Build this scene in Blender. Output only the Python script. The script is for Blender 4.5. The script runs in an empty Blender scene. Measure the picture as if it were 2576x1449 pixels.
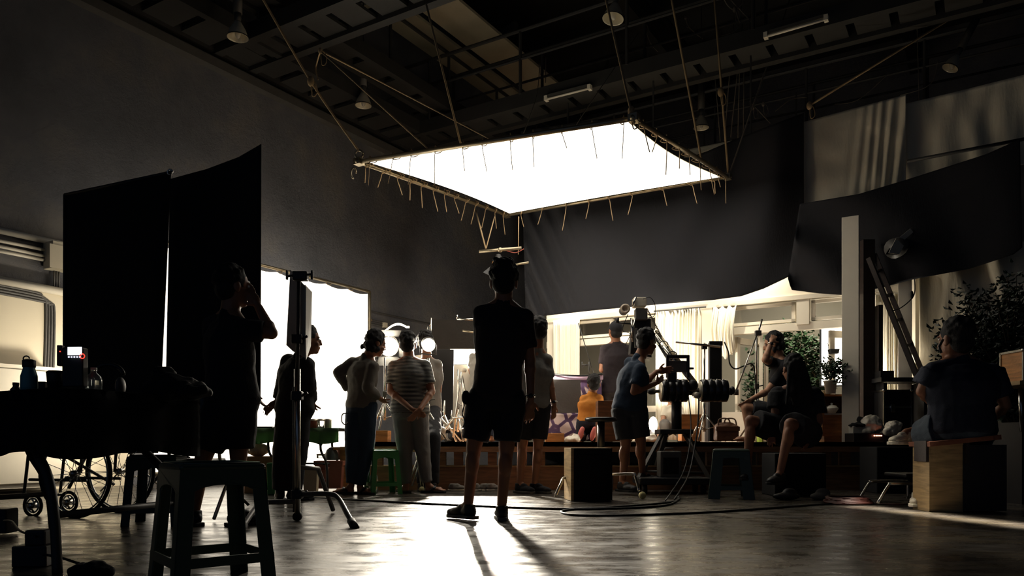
import bpy, math, random
from mathutils import Vector, Matrix, noise
random.seed(7)
V = Vector
S = bpy.context.scene
COL = S.collection
F = 1930.0; CX = 1288.0; YH = 1112.0; HC = 0.53      # focal length in pixels, horizon row, camera height

# ---------------------------------------------------------------- camera, world, exposure
cam = bpy.data.cameras.new('camera'); co = bpy.data.objects.new('camera', cam); COL.objects.link(co)
co.location = (0, 0, HC); co.rotation_euler = (math.pi / 2, 0, 0)
cam.sensor_width = 36; cam.lens = 36 * F / 2576; cam.shift_y = (YH - 724.5) / 2576; cam.clip_end = 120
S.camera = co
S.view_settings.view_transform = 'Standard'; S.view_settings.look = 'None'
S.view_settings.exposure = 0.0; S.view_settings.gamma = 1.0; S.view_settings.use_curve_mapping = False
w = bpy.data.worlds.new('world'); S.world = w; w.use_nodes = True
bgn = w.node_tree.nodes['Background']; bgn.inputs[0].default_value = (0.022, 0.034, 0.058, 1); bgn.inputs[1].default_value = 1.0
S.cycles.max_bounces = 6; S.cycles.diffuse_bounces = 3; S.cycles.glossy_bounces = 3; S.cycles.transmission_bounces = 4; S.cycles.adaptive_threshold = .06
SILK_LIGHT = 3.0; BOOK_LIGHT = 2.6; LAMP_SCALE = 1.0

def area(name, loc, aim, sx, sy, power, color=(1, .9, .74), spread=180):
    l = bpy.data.lights.new(name, 'AREA'); l.shape = 'RECTANGLE'; l.size = sx; l.size_y = sy
    l.energy = power; l.color = color; l.spread = math.radians(spread)
    o = bpy.data.objects.new(name, l); COL.objects.link(o); o.location = loc
    o.rotation_euler = (V(aim) - V(loc)).to_track_quat('-Z', 'Y').to_euler(); return o
def spot(name, loc, aim, power, angle=60, radius=.06, color=(1, .9, .74), blend=.4):
    l = bpy.data.lights.new(name, 'SPOT'); l.energy = power; l.spot_size = math.radians(angle); l.spot_blend = blend
    l.shadow_soft_size = radius; l.color = color
    o = bpy.data.objects.new(name, l); COL.objects.link(o); o.location = loc
    o.rotation_euler = (V(aim) - V(loc)).to_track_quat('-Z', 'Y').to_euler(); return o

# ---------------------------------------------------------------- places: pixel + distance -> point; hall axes
def P(px, py, d): return V(((px - CX) / F * d, d, HC + (YH - py) / F * d))
def X(px, d): return (px - CX) / F * d
U2 = V((.8522, -.5232, 0)); U1 = V((.5232, .8522, 0)); HA = math.atan2(-.5232, .8522)
def Q(a, b, z): return U2 * a + U1 * b + V((0, 0, z))
def W(px, py, E, off=0):                                       # on the hall-aligned plane at distance E
    k = (px - CX) / F; t = (E + off) / (k * U1.x + U1.y); return P(px, py, t)
def A(px, E): return W(px, YH, E).dot(U2)
def LW(px, py, D=9.0):                                         # on a plane parallel to the left wall
    k = (px - CX) / F; t = -D / (k * U2.x + U2.y); return P(px, py, t)

# ---------------------------------------------------------------- materials
def lin(c): return c / 12.92 if c <= .04045 else ((c + .055) / 1.055) ** 2.4
def rgb(h): return tuple(lin(int(h[i:i + 2], 16) / 255) for i in (0, 2, 4)) + (1,)
MATS = {}
def mat(name, h, rough=.6, metal=0, var=.25, scale=6, bump=.15, bscale=None, emit=0, trans=0, alpha=None, stretch=None, sheen=0):
    if name in MATS: return MATS[name]
    m = bpy.data.materials.new(name); m.use_nodes = True; nt = m.node_tree; N = nt.nodes; L = nt.links
    b = N['Principled BSDF']; c = rgb(h); b.inputs['Roughness'].default_value = rough; b.inputs['Metallic'].default_value = metal
    tc = N.new('ShaderNodeTexCoord'); mp = N.new('ShaderNodeMapping'); L.new(tc.outputs['Object'], mp.inputs[0])
    if stretch: mp.inputs['Scale'].default_value = stretch
    no = N.new('ShaderNodeTexNoise'); no.inputs['Scale'].default_value = scale; no.inputs['Detail'].default_value = 5
    L.new(mp.outputs[0], no.inputs['Vector'])
    mx = N.new('ShaderNodeMix'); mx.data_type = 'RGBA'; L.new(no.outputs[0], mx.inputs[0])
    mx.inputs[6].default_value = tuple(x * (1 - var) for x in c[:3]) + (1,); mx.inputs[7].default_value = tuple(min(1, x * (1 + var)) for x in c[:3]) + (1,)
    L.new(mx.outputs[2], b.inputs['Base Color'])
    if bump:
        n2 = N.new('ShaderNodeTexNoise'); n2.inputs['Scale'].default_value = bscale or scale * 8; n2.inputs['Detail'].default_value = 3
        L.new(mp.outputs[0], n2.inputs['Vector'])
        bp = N.new('ShaderNodeBump'); bp.inputs['Strength'].default_value = bump; bp.inputs['Distance'].default_value = .01
        L.new(n2.outputs[0], bp.inputs['Height']); L.new(bp.outputs[0], b.inputs['Normal'])
    if emit:
        b.inputs['Emission Color'].default_value = c; b.inputs['Emission Strength'].default_value = emit
    if trans: b.inputs['Transmission Weight'].default_value = trans
    if sheen: b.inputs['Sheen Weight'].default_value = sheen
    if alpha is not None: b.inputs['Alpha'].default_value = alpha
    MATS[name] = m; return m
def node(m, t): return m.node_tree.nodes.new(t)
def ramp(m, fac, stops):
    r = node(m, 'ShaderNodeValToRGB'); cr = r.color_ramp
    cr.elements[0].position = stops[0][0]; cr.elements[0].color = stops[0][1]; cr.elements[1].position = stops[-1][0]; cr.elements[1].color = stops[-1][1]
    for p, c in stops[1:-1]: e = cr.elements.new(p); e.color = c
    m.node_tree.links.new(fac, r.inputs[0]); return r

def floor_mat():
    m = mat('polished concrete', '9a8f7c', .3, var=.3, scale=.9, bump=.0); N = m.node_tree.nodes; L = m.node_tree.links; b = N['Principled BSDF']
    tc = N.new('ShaderNodeTexCoord')
    mp = N.new('ShaderNodeMapping'); mp.inputs['Scale'].default_value = (1, 2.2, 1); L.new(tc.outputs['Object'], mp.inputs[0])
    n1 = N.new('ShaderNodeTexNoise'); n1.inputs['Scale'].default_value = 3.2; n1.inputs['Detail'].default_value = 9; n1.inputs['Roughness'].default_value = .68; L.new(mp.outputs[0], n1.inputs['Vector'])
    g = lambda v: (v, v, v, 1)
    r = ramp(m, n1.outputs[0], [(.36, g(.2)), (.5, g(.3)), (.64, g(.46))]); L.new(r.outputs[0], b.inputs['Roughness'])
    n2 = N.new('ShaderNodeTexNoise'); n2.inputs['Scale'].default_value = 1.4; n2.inputs['Detail'].default_value = 10; n2.inputs['Roughness'].default_value = .7; L.new(mp.outputs[0], n2.inputs['Vector'])
    r2 = ramp(m, n2.outputs[0], [(.34, rgb('282522')), (.5, rgb('3c3731')), (.66, rgb('504839'))]); L.new(r2.outputs[0], b.inputs['Base Color'])
    n3 = N.new('ShaderNodeTexNoise'); n3.inputs['Scale'].default_value = 5.5; n3.inputs['Detail'].default_value = 6; L.new(mp.outputs[0], n3.inputs['Vector'])
    bp = N.new('ShaderNodeBump'); bp.inputs['Strength'].default_value = .22; bp.inputs['Distance'].default_value = .02
    L.new(n3.outputs[0], bp.inputs['Height']); L.new(bp.outputs[0], b.inputs['Normal']); return m
def stripe_mat():
    m = mat('striped knit', '1b1b1e', .9, bump=.2, bscale=200); N = m.node_tree.nodes; L = m.node_tree.links; b = N['Principled BSDF']
    tc = N.new('ShaderNodeTexCoord'); wv = N.new('ShaderNodeTexWave'); wv.bands_direction = 'Z'; wv.inputs['Scale'].default_value = 24; wv.inputs['Distortion'].default_value = 1.0; wv.inputs['Detail Scale'].default_value = .25
    L.new(tc.outputs['Object'], wv.inputs['Vector'])
    r = ramp(m, wv.outputs['Fac'], [(.68, rgb('17181c')), (.8, rgb('b5b2a8'))]); L.new(r.outputs[0], b.inputs['Base Color']); return m
def sofa_mat():
    m = mat('patterned fabric', 'e8c8cc', .85, bump=.1); N = m.node_tree.nodes; L = m.node_tree.links; b = N['Principled BSDF']
    tc = N.new('ShaderNodeTexCoord'); v = N.new('ShaderNodeTexVoronoi'); v.feature = 'DISTANCE_TO_EDGE'; v.inputs['Scale'].default_value = 6.0; L.new(tc.outputs['Object'], v.inputs['Vector'])
    r = ramp(m, v.outputs['Distance'], [(.0, rgb('5a4468')), (.11, rgb('6d5478')), (.13, rgb('f1dcd8'))]); L.new(r.outputs[0], b.inputs['Base Color']); return m
def wood_mat(name, h, rough=.55):
    m = mat(name, h, rough, bump=.1); N = m.node_tree.nodes; L = m.node_tree.links; b = N['Principled BSDF']; c = rgb(h)
    tc = N.new('ShaderNodeTexCoord'); mp = N.new('ShaderNodeMapping'); mp.inputs['Scale'].default_value = (1, 1, 9); L.new(tc.outputs['Object'], mp.inputs[0])
    n = N.new('ShaderNodeTexNoise'); n.inputs['Scale'].default_value = 4; n.inputs['Detail'].default_value = 7; n.inputs['Distortion'].default_value = .8; L.new(mp.outputs[0], n.inputs['Vector'])
    r = ramp(m, n.outputs[0], [(.35, tuple(x * .6 for x in c[:3]) + (1,)), (.62, c)]); L.new(r.outputs[0], b.inputs['Base Color']); return m
def wall_mat():
    m = mat('sprayed acoustic plaster', '4b4741', .95, bump=0); N = m.node_tree.nodes; L = m.node_tree.links; b = N['Principled BSDF']
    tc = N.new('ShaderNodeTexCoord')
    n = N.new('ShaderNodeTexNoise'); n.inputs['Scale'].default_value = .8; n.inputs['Detail'].default_value = 8; n.inputs['Roughness'].default_value = .6; L.new(tc.outputs['Object'], n.inputs['Vector'])
    r = ramp(m, n.outputs[0], [(.3, rgb('55565a')), (.5, rgb('66666a')), (.7, rgb('7c776f'))]); L.new(r.outputs[0], b.inputs['Base Color'])
    n2 = N.new('ShaderNodeTexNoise'); n2.inputs['Scale'].default_value = 16; n2.inputs['Detail'].default_value = 8; n2.inputs['Roughness'].default_value = .75; L.new(tc.outputs['Object'], n2.inputs['Vector'])
    bp = N.new('ShaderNodeBump'); bp.inputs['Strength'].default_value = .7; bp.inputs['Distance'].default_value = .04; L.new(n2.outputs[0], bp.inputs['Height']); L.new(bp.outputs[0], b.inputs['Normal']); return m

M_FLOOR = floor_mat(); M_WALL = wall_mat(); M_STRIPE = stripe_mat(); M_SOFA = sofa_mat()
M_DECK = wood_mat('deck timber', '8a6240'); M_CRATE = wood_mat('crate wood', 'c98b4c'); M_WORN = wood_mat('worn plywood', 'b59768'); M_DARKWOOD = wood_mat('dark timber', '2c1d16')
M_CAB = wood_mat('orange veneer', 'bd7a3f', .45)
M_STEEL = mat('dark painted steel', '2c2b29', .6, bump=.1); M_STEEL2 = mat('grey painted steel', '4f4d49', .5, bump=.1)
M_CHROME = mat('chrome steel', 'c9c7c0', .22, 1, .05, bump=0); M_BLACK = mat('black paint', '141416', .5, bump=.05); M_RUBBER = mat('black rubber', '0f0f10', .8)
M_FELT = mat('black duvetyn', '0b0b0d', .97, bump=.2, bscale=300); M_DRAPE = mat('black drape', '1b1b1f', .95, var=.15, scale=2, bump=.3, bscale=60, stretch=(1, 1, .3))
M_MUSLIN = mat('grey muslin', 'd8ceb6', .92, var=.12, scale=1.5, bump=.3, bscale=40, stretch=(1, 1, .25))
M_WHITE = mat('cream painted wood', 'ece3cf', .5, var=.06, bump=.04); M_CURT = mat('cream curtain', 'f3eddb', .9, var=.08, scale=3, bump=.2, bscale=50, stretch=(1, 1, .1))
M_ROPE = mat('hemp rope', 'a08662', .9, bump=.5, bscale=120); M_ROPED = mat('weathered cord', '6a6257', .9); M_PIPE = mat('galvanised pipe', 'a79a80', .35, .8, bump=.05)
M_SILK = mat('glowing diffusion silk', 'fff8ea', .9, bump=0, emit=SILK_LIGHT, var=0); M_SILKTOP = mat('glowing upper face of silk', 'fff0d0', .9, bump=0, emit=.45, var=0); M_BOOK = mat('glowing book light cloth', 'fff4e0', .9, bump=0, emit=BOOK_LIGHT, var=0)  # silk and book cloth emit in place of the lamps shining on them
M_LENS = mat('glowing lens', 'fff2d8', .4, bump=0, emit=28, var=0); M_GLOW = mat('painted reflector glow', 'fff2d8', .4, bump=0, emit=6, var=0)
M_ALU = mat('brushed reflector', 'e2d8c0', .35, .35, bump=0); M_GREENP = mat('green plastic', '3f8a4a', .4, bump=.03, var=.08); M_DGREEN = mat('dark green plastic', '3a4a3c', .42, bump=.03, var=.08)
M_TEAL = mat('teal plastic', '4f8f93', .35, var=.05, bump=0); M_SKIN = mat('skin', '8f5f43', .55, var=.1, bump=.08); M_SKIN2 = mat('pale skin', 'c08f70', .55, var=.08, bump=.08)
M_HAIR = mat('black hair', '0d0a09', .8, var=.3, scale=60, bump=.5, bscale=250, stretch=(1, 1, .3)); M_EYE = mat('eye white', 'dcd6cc', .2, bump=0, var=0)
M_LEAF = mat('leaf green', '2b4627', .5, var=.45, scale=8, bump=.05); M_BARK = mat('bark', '4a3a2a', .9); M_GLASS = mat('window glass', 'ffffff', .03, bump=0, var=0, trans=1)
M_CLEAR = mat('clear plastic', 'dfe6e2', .15, bump=.0, var=0, trans=.85); M_CABLE = mat('black cable', '101012', .5, bump=0); M_SAND = mat('cream metal door', 'd6cbb2', .5, var=.12, scale=1.5, bump=.05)
M_FOAM = mat('grey board', 'aaa69a', .8, var=.08, bump=.05)

# ---------------------------------------------------------------- mesh builder
class MB:
    def __init__(s): s.v = []; s.f = []
    def add(s, vs, fs):
        n = len(s.v); s.v += [V(x) for x in vs]; s.f += [tuple(i + n for i in f) for f in fs]; return s
    def box(s, c, size, rz=0, R=None):
        hx, hy, hz = size[0] / 2, size[1] / 2, size[2] / 2; R = R or Matrix.Rotation(rz, 3, 'Z'); c = V(c)
        vs = [c + R @ V((x, y, z)) for z in (-hz, hz) for x, y in ((-hx, -hy), (hx, -hy), (hx, hy), (-hx, hy))]
        return s.add(vs, [(3, 2, 1, 0), (4, 5, 6, 7), (0, 1, 5, 4), (1, 2, 6, 5), (2, 3, 7, 6), (3, 0, 4, 7)])
    def hb(s, a0, a1, b0, b1, z0, z1):                         # box in hall axes
        return s.box(Q((a0 + a1) / 2, (b0 + b1) / 2, (z0 + z1) / 2), (abs(a1 - a0), abs(b1 - b0), abs(z1 - z0)), HA)
    def bar(s, p0, p1, w_, h_):                                # rectangular bar between two points
        p0, p1 = V(p0), V(p1); d = p1 - p0; R = d.to_track_quat('Y', 'Z').to_matrix()
        return s.box((p0 + p1) / 2, (w_, d.length, h_), R=R)
    def cyl(s, p0, p1, r0, r1=None, n=16, cap=True):
        r1 = r0 if r1 is None else r1; p0, p1 = V(p0), V(p1); d = (p1 - p0)
        R = d.to_track_quat('Z', 'Y').to_matrix(); vs = []
        for p, r in ((p0, r0), (p1, r1)):
            vs += [p + R @ V((r * math.cos(2 * math.pi * i / n), r * math.sin(2 * math.pi * i / n), 0)) for i in range(n)]
        fs = [(i, (i + 1) % n, n + (i + 1) % n, n + i) for i in range(n)]
        if cap: fs += [tuple(range(n))[::-1], tuple(range(n, 2 * n))]
        return s.add(vs, fs)
    def tube(s, pts, r, n=8, r2=None):
        pts = [V(p) for p in pts]; vs = []; m = len(pts); up = V((0, 0, 1)); prev = None
        for i, p in enumerate(pts):
            t = (pts[min(i + 1, m - 1)] - pts[max(i - 1, 0)]).normalized()
            if prev is None: x = t.orthogonal().normalized()
            else: x = (prev - t * prev.dot(t)).normalized() if (prev - t * prev.dot(t)).length > 1e-6 else t.orthogonal().normalized()
            prev = x; y = t.cross(x); rr = r if r2 is None else r + (r2 - r) * i / (m - 1)
            vs += [p + (x * math.cos(2 * math.pi * k / n) + y * math.sin(2 * math.pi * k / n)) * rr for k in range(n)]
        fs = [(i * n + k, i * n + (k + 1) % n, (i + 1) * n + (k + 1) % n, (i + 1) * n + k) for i in range(m - 1) for k in range(n)]
        fs += [tuple(range(n))[::-1], tuple(range((m - 1) * n, m * n))]
        return s.add(vs, fs)
    def ell(s, c, r, R=None, nu=16, nv=10):
        if not hasattr(r, '__len__'): r = (r, r, r)
        R = R or Matrix.Identity(3); c = V(c); vs = [c + R @ V((0, 0, -r[2]))]
        for j in range(1, nv):
            ph = -math.pi / 2 + math.pi * j / nv
            vs += [c + R @ V((r[0] * math.cos(ph) * math.cos(2 * math.pi * i / nu), r[1] * math.cos(ph) * math.sin(2 * math.pi * i / nu), r[2] * math.sin(ph))) for i in range(nu)]
        vs.append(c + R @ V((0, 0, r[2]))); e = len(vs) - 1; fs = []
        for i in range(nu): fs.append((0, 1 + (i + 1) % nu, 1 + i)); fs.append((e, e - nu + i, e - nu + (i + 1) % nu))
        for j in range(nv - 2):
            for i in range(nu): a = 1 + j * nu; fs.append((a + i, a + (i + 1) % nu, a + nu + (i + 1) % nu, a + nu + i))
        return s.add(vs, fs)
    def cap(s, p0, p1, r0, r1, n=14):                         # tapered capsule
        s.cyl(p0, p1, r0, r1, n); s.ell(p0, r0, nu=n, nv=8); s.ell(p1, r1, nu=n, nv=8); return s
    def loft(s, rings, n=20):                                 # rings: (centre, halfwidth, halfdepth, side, fwd)
        vs = []
        for c, a, b, sd, fw in rings:
            vs += [V(c) + sd * (a * math.cos(2 * math.pi * i / n)) + fw * (b * math.sin(2 * math.pi * i / n)) for i in range(n)]
        m = len(rings); fs = [(j * n + i, j * n + (i + 1) % n, (j + 1) * n + (i + 1) % n, (j + 1) * n + i) for j in range(m - 1) for i in range(n)]
        fs += [tuple(range(n))[::-1], tuple(range((m - 1) * n, m * n))]; return s.add(vs, fs)
    def lathe(s, o, prof, axis=(0, 0, 1), n=24):
        R = V(axis).to_track_quat('Z', 'Y').to_matrix(); o = V(o); vs = []
        for r, z in prof: vs += [o + R @ V((r * math.cos(2 * math.pi * i / n), r * math.sin(2 * math.pi * i / n), z)) for i in range(n)]
        m = len(prof); return s.add(vs, [(j * n + i, j * n + (i + 1) % n, (j + 1) * n + (i + 1) % n, (j + 1) * n + i) for j in range(m - 1) for i in range(n)])
    def prism(s, poly, off):                                  # polygon pushed along a vector
        n = len(poly); off = V(off); vs = [V(p) for p in poly] + [V(p) + off for p in poly]
        return s.add(vs, [tuple(range(n)), tuple(range(n, 2 * n))[::-1]] + [(i, n + i, n + (i + 1) % n, (i + 1) % n) for i in range(n)])
    def grid(s, fn, nu, nv, th=None):                         # sheet from fn(u,v); th = thickness vector
        vs = [V(fn(i / nu, j / nv)) for j in range(nv + 1) for i in range(nu + 1)]; w_ = nu + 1
        fs = [(j * w_ + i, j * w_ + i + 1, (j + 1) * w_ + i + 1, (j + 1) * w_ + i) for j in range(nv) for i in range(nu)]
        if th is None: return s.add(vs, fs)
        n = len(vs); th = V(th); vs += [p + th for p in vs]; f2 = [tuple(n + i for i in f)[::-1] for f in fs]
        ed = [(i, i + 1) for i in range(nu)] + [(nu + j * w_, nu + (j + 1) * w_) for j in range(nv)] + [(nv * w_ + i + 1, nv * w_ + i) for i in range(nu)][::-1] + [((j + 1) * w_, j * w_) for j in range(nv)]
        return s.add(vs, fs + f2 + [(b, a, a + n, b + n) for a, b in ed])
    def build(s, name, m, parent=None, smooth=False, label=None, bevel=0):
        me = bpy.data.meshes.new(name); me.from_pydata([tuple(v) for v in s.v], [], s.f); me.update()
        me.materials.append(m); o = bpy.data.objects.new(name, me); COL.objects.link(o)
        if smooth: me.shade_smooth()
        if bevel: md = o.modifiers.new('bevel', 'BEVEL'); md.width = bevel; md.segments = 2; md.limit_method = 'ANGLE'
        if parent is not None:
            o.parent = parent
            if parent.type == 'EMPTY': o.matrix_parent_inverse = Matrix.Translation(-parent.location)
        if label: o['label'] = label
        return o
def thing(name, label, cat, loc, group=None):
    o = bpy.data.objects.new(name, None); COL.objects.link(o); o.location = loc; o.empty_display_size = .1
    return tag(o, label, cat, group)
def tag(o, label, cat, group=None):
    o['label'] = label; o['category'] = cat
    if group: o['group'] = group
    return o
def struct(o): o['kind'] = 'structure'; return o
def attach(o, parent):
    o.parent = parent
    if parent.type == 'EMPTY': o.matrix_parent_inverse = Matrix.Translation(-parent.location)
    return o
TEX = bpy.data.textures.new('folds', 'CLOUDS'); TEX.noise_scale = .11; TEX.noise_depth = 2
TEX2 = bpy.data.textures.new('tight folds', 'CLOUDS'); TEX2.noise_scale = .05; TEX2.noise_depth = 2
def fuse(mb, name, m, parent, voxel=.009, smooth=3, disp=0, tex=None, label=None):   # one continuous surface out of overlapping shapes
    o = mb.build(name, m); r = o.modifiers.new('r', 'REMESH'); r.mode = 'VOXEL'; r.voxel_size = voxel; r.use_smooth_shade = True
    if disp: d = o.modifiers.new('d', 'DISPLACE'); d.texture = tex or TEX; d.texture_coords = 'GLOBAL'; d.strength = disp; d.mid_level = .5
    sm = o.modifiers.new('s', 'SMOOTH'); sm.factor = .5; sm.iterations = smooth
    dg = bpy.context.evaluated_depsgraph_get(); me = bpy.data.meshes.new_from_object(o.evaluated_get(dg)); old = o.data
    o.modifiers.clear(); o.data = me; bpy.data.meshes.remove(old); me.name = name
    if parent is not None: attach(o, parent)
    if label: o['label'] = label
    return o
def arc(pts, n=8):                                            # smooth curve through points
    pts = [V(p) for p in pts]; out = []; m = len(pts)
    for i in range(m - 1):
        p0 = pts[max(i - 1, 0)]; p1 = pts[i]; p2 = pts[i + 1]; p3 = pts[min(i + 2, m - 1)]
        for k in range(n):
            t = k / n; out.append(.5 * ((2 * p1) + (p2 - p0) * t + (2 * p0 - 5 * p1 + 4 * p2 - p3) * t * t + (3 * p1 - p0 - 3 * p2 + p3) * t ** 3))
    return out + [pts[-1]]
def lerp(pl, u):                                              # polyline of (x,y) by x-fraction
    x0, x1 = pl[0][0], pl[-1][0]; x = x0 + (x1 - x0) * u
    for (a, b), (c, d) in zip(pl, pl[1:]):
        if x <= c or (c, d) == pl[-1]: t = (x - a) / (c - a) if c != a else 0; return x, b + (d - b) * t
def fan(pl, u):                                               # polyline by even parameter
    n = len(pl) - 1; i = min(int(u * n), n - 1); t = u * n - i; a, b = pl[i], pl[i + 1]; return a[0] + (b[0] - a[0]) * t, a[1] + (b[1] - a[1]) * t
# ================================================================ the hall
struct(MB().add([(-14, -3, 0), (14, -3, 0), (14, 26, 0), (-14, 26, 0), (-14, -3, -.1), (14, -3, -.1), (14, 26, -.1), (-14, 26, -.1)], [(0, 1, 2, 3), (7, 6, 5, 4), (0, 4, 5, 1), (1, 5, 6, 2), (2, 6, 7, 3), (3, 7, 4, 0)]).build('floor', M_FLOOR))
struct(MB().hb(-9.3, -9, -6, 20, 0, 9).build('wall_left', M_WALL))
struct(MB().hb(11.5, 11.8, -6, 18.3, 0, 9).build('wall_right', M_WALL))
struct(MB().hb(-9.3, 14, 18, 18.3, 0, 9).build('wall_back', M_WALL))
struct(MB().hb(-9.3, 16, -6, 18.3, 9, 9.2).build('ceiling', M_STEEL))
# ledge that caps the sprayed wall, and the grid of walkways under the roof
struct(MB().hb(-9, -8.86, -2, 18, 5.62, 5.74).build('trim_1', M_STEEL2))
def slotted(mb, a0, a1, b0, b1, z, along='a', step=.5):       # channel pair with cross plates
    if along == 'a':
        mb.hb(a0, a1, b0, b0 + .12, z, z + .22); mb.hb(a0, a1, b1 - .12, b1, z, z + .22); x = a0
        while x < a1: mb.hb(x, x + .4, b0 + .12, b1 - .12, z + .06, z + .1); x += step
    else:
        mb.hb(a0, a0 + .1, b0, b1, z, z + .2); mb.hb(a1 - .1, a1, b0, b1, z, z + .2); x = b0
        while x < b1: mb.hb(a0 + .1, a1 - .1, x, x + step * .78, z + .05, z + .09); x += step
    return mb
def walkway(b, z=5.8):
    t = thing('ceiling_walkway', {3.5: 'dark steel walkway crossing high overhead, nearest of the four', 7.1: 'dark steel walkway crossing the top left above the hanging frame', 10.7: 'dark steel walkway with railing behind the hanging white frame', 14.3: 'farthest dark walkway deep under the roof'}[b], 'walkway', Q(0, b, z))
    slotted(MB(), -8.9, 9, b - .35, b + .35, z, 'a').build('deck', M_STEEL, t)
    for sb in (-.35, .35):
        r = MB().cyl(Q(-8.9, b + sb, z + 1.2), Q(9, b + sb, z + 1.2), .03, n=8).cyl(Q(-8.9, b + sb, z + .75), Q(9, b + sb, z + .75), .02, n=8)
        r.build('railing', M_STEEL, t)
        for k in range(10): MB().cyl(Q(-8 + k * 1.8, b + sb, z + .2), Q(-8 + k * 1.8, b + sb, z + 1.2), .025, n=8).build('railing_post', M_STEEL, t)
for b in (3.5, 7.1, 10.7, 14.3): walkway(b)
t = thing('wall_walkway', 'slotted dark steel walkway running along the top of the left wall', 'walkway', Q(-8.5, 8, 5.8))
slotted(MB(), -8.98, -8.2, -2, 18, 5.82, 'b', .55).build('deck', M_STEEL, t)
slotted(MB(), -8.1, -7.6, -2, 18, 6.1, 'b', .7).build('upper_channel', M_STEEL, t)
for k in range(12): MB().cyl(Q(-7.7, k * 1.5, 6.2), Q(-7.7, k * 1.5, 7.1), .025, n=8).build('railing_post', M_STEEL, t)
MB().cyl(Q(-7.7, -1, 7.1), Q(-7.7, 17.5, 7.1), .03, n=8).build('railing', M_STEEL, t)
# roof: purlins and pale hatch panels
for i in range(7): struct(MB().hb(-9, 14, 1 + i * 2.6, 1.16 + i * 2.6, 8.7, 9).build('trim_%d' % (2 + i), M_STEEL))
for i in range(3): struct(MB().hb(-5.5 + i * 4.2, -5.3 + i * 4.2, 0, 18, 8.2, 8.7).build('trim_%d' % (9 + i), M_STEEL))
M_HATCH = mat('dusty roof sheet', 'b4aa92', .9, var=.3, scale=1.2, bump=.2)
for (x0, x1, lab) in ((-8.5, -7.9, 'dusty pale roof sheet left of the roof beam'), (-7.75, -7.05, 'dusty pale roof sheet right of the roof beam')):
    tag(MB().hb(x0, x1, 9.2, 13.6, 7.5, 7.55).build('roof_sheet', M_HATCH), lab, 'roof sheet')
for (pts, lab) in ((((1000, 160), (1110, 95), (1210, 120), (1300, 60)), 'rusty diagonal roof brace beside the pale roof sheets'), (((900, 130), (1080, 250)), 'dark diagonal strut behind the first walkway')):
    m = MB()
    for a_, b_ in zip(pts, pts[1:]): m.bar(P(*a_, 15.5), P(*b_, 15.5), .12, .12)
    tag(m.build('roof_brace', M_STEEL2), lab, 'brace')

# pendant high bay lamps
def pendant(px, py, d, w_, lab, tilt=(0, 0, 1), stem=.45):
    c = P(px, py, d); t = thing('pendant_lamp', lab, 'lamp', c, 'unlit high bay pendant lamps')
    r = w_ / 2; ax = V(tilt).normalized()
    sh = MB().lathe(c, [(r, 0), (r * .97, .02), (r * .75, .1), (r * .42, .17), (r * .3, .2), (r * .28, .2), (r * .4, .16), (r * .7, .09), (r * .93, .015), (r * .96, 0), (r, 0)], ax)
    sh.build('shade', M_ALU, t, True); MB().lathe(c, [(r + .004, .0), (r + .004, .012), (r, .012)], ax).build('rim', M_CHROME, t, True)
    MB().cyl(c + ax * .17, c + ax * .3, .035, .045).build('socket', M_STEEL2, t, True)
    MB().cyl(c + ax * .3, c + ax * (.3 + stem), .055).build('ballast', M_STEEL2, t, True)
    MB().cyl(c + ax * (.3 + stem), c + V((0, 0, 2.4)), .008, n=6).build('hanging_rod', M_STEEL, t)
    MB().ell(c + ax * .06, (.035, .035, .07)).build('bulb', mat('frosted bulb', 'cfc8b8', .3, bump=0), t, True)
pendant(598, 95, 9.5, .255, 'unlit pendant lamp at the top left beside the black rope')
pendant(914, 266, 11.8, .25, 'unlit pendant lamp above the left corner of the hanging frame')
pendant(1542, 48, 9.3, .255, 'unlit pendant lamp at the top centre, largest reflector', (.15, .1, 1))
pendant(1764, 322, 12.6, .25, 'unlit pendant lamp just right of the hanging white frame')
pendant(2390, 172, 11, .22, 'unlit tilted pendant lamp above the pale cloths at right', (.5, -.1, 1))
# fluorescent battens
for (x0, y0, x1, y1, E, lab) in ((1375, 250, 1484, 222, 10.3, 'unlit fluorescent tube on the walkway above the hanging frame'), (1928, 92, 2080, 48, 10.2, 'unlit fluorescent tube at the top right under the roof')):
    a_, b_ = W(x0, y0, E), W(x1, y1, E); t = thing('fluorescent_light', lab, 'light', (a_ + b_) / 2, 'unlit fluorescent tubes')
    MB().bar(a_ + V((0, .05, .05)), b_ + V((0, .05, .05)), .1, .04).build('batten', M_STEEL2, t); MB().cyl(a_, b_, .016).build('tube', M_WHITE, t, True)
    for e in (a_, b_): MB().box(e + V((0, .02, .02)), (.05, .08, .07), HA).build('end_cap', M_WHITE, t)

# ================================================================ left wall fittings
struct(MB().hb(-9.0, -8.93, 1.0, 5.6, 0, 2.26).build('door_1', M_SAND))
def on_wall(px, z, off=.0):                                    # point on left wall by column and height
    p = LW(px, 0, 9.0 - off); return V((p.x, p.y, z))
def wz(px, py, off=0): return LW(px, py, 9.0 - off)
for (ya, yb, r, lab) in ((580, 615, .035, 'topmost bright conduit along the left wall'), (606, 632, .018, 'thin conduit entering the junction box, topmost of three'), (620, 648, .018, 'thin conduit entering the junction box, middle of three'), (632, 658, .018, 'thin conduit entering the junction box, lowest of three')):
    x1 = 400 if r > .03 else 130
    k = (yb - ya) / (160 if r > .03 else 130)
    tag(MB().cyl(wz(-60, ya - k * 60, .06), wz(x1, ya + k * x1, .06), r, n=10).build('conduit', M_WHITE, None, True), lab, 'conduit')
tag(MB().cyl(wz(-60, 693, .1), wz(400, 782, .1), .045, n=10).build('conduit', M_WHITE, None, True), 'thick bright pipe over the cream metal door', 'conduit')
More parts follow.
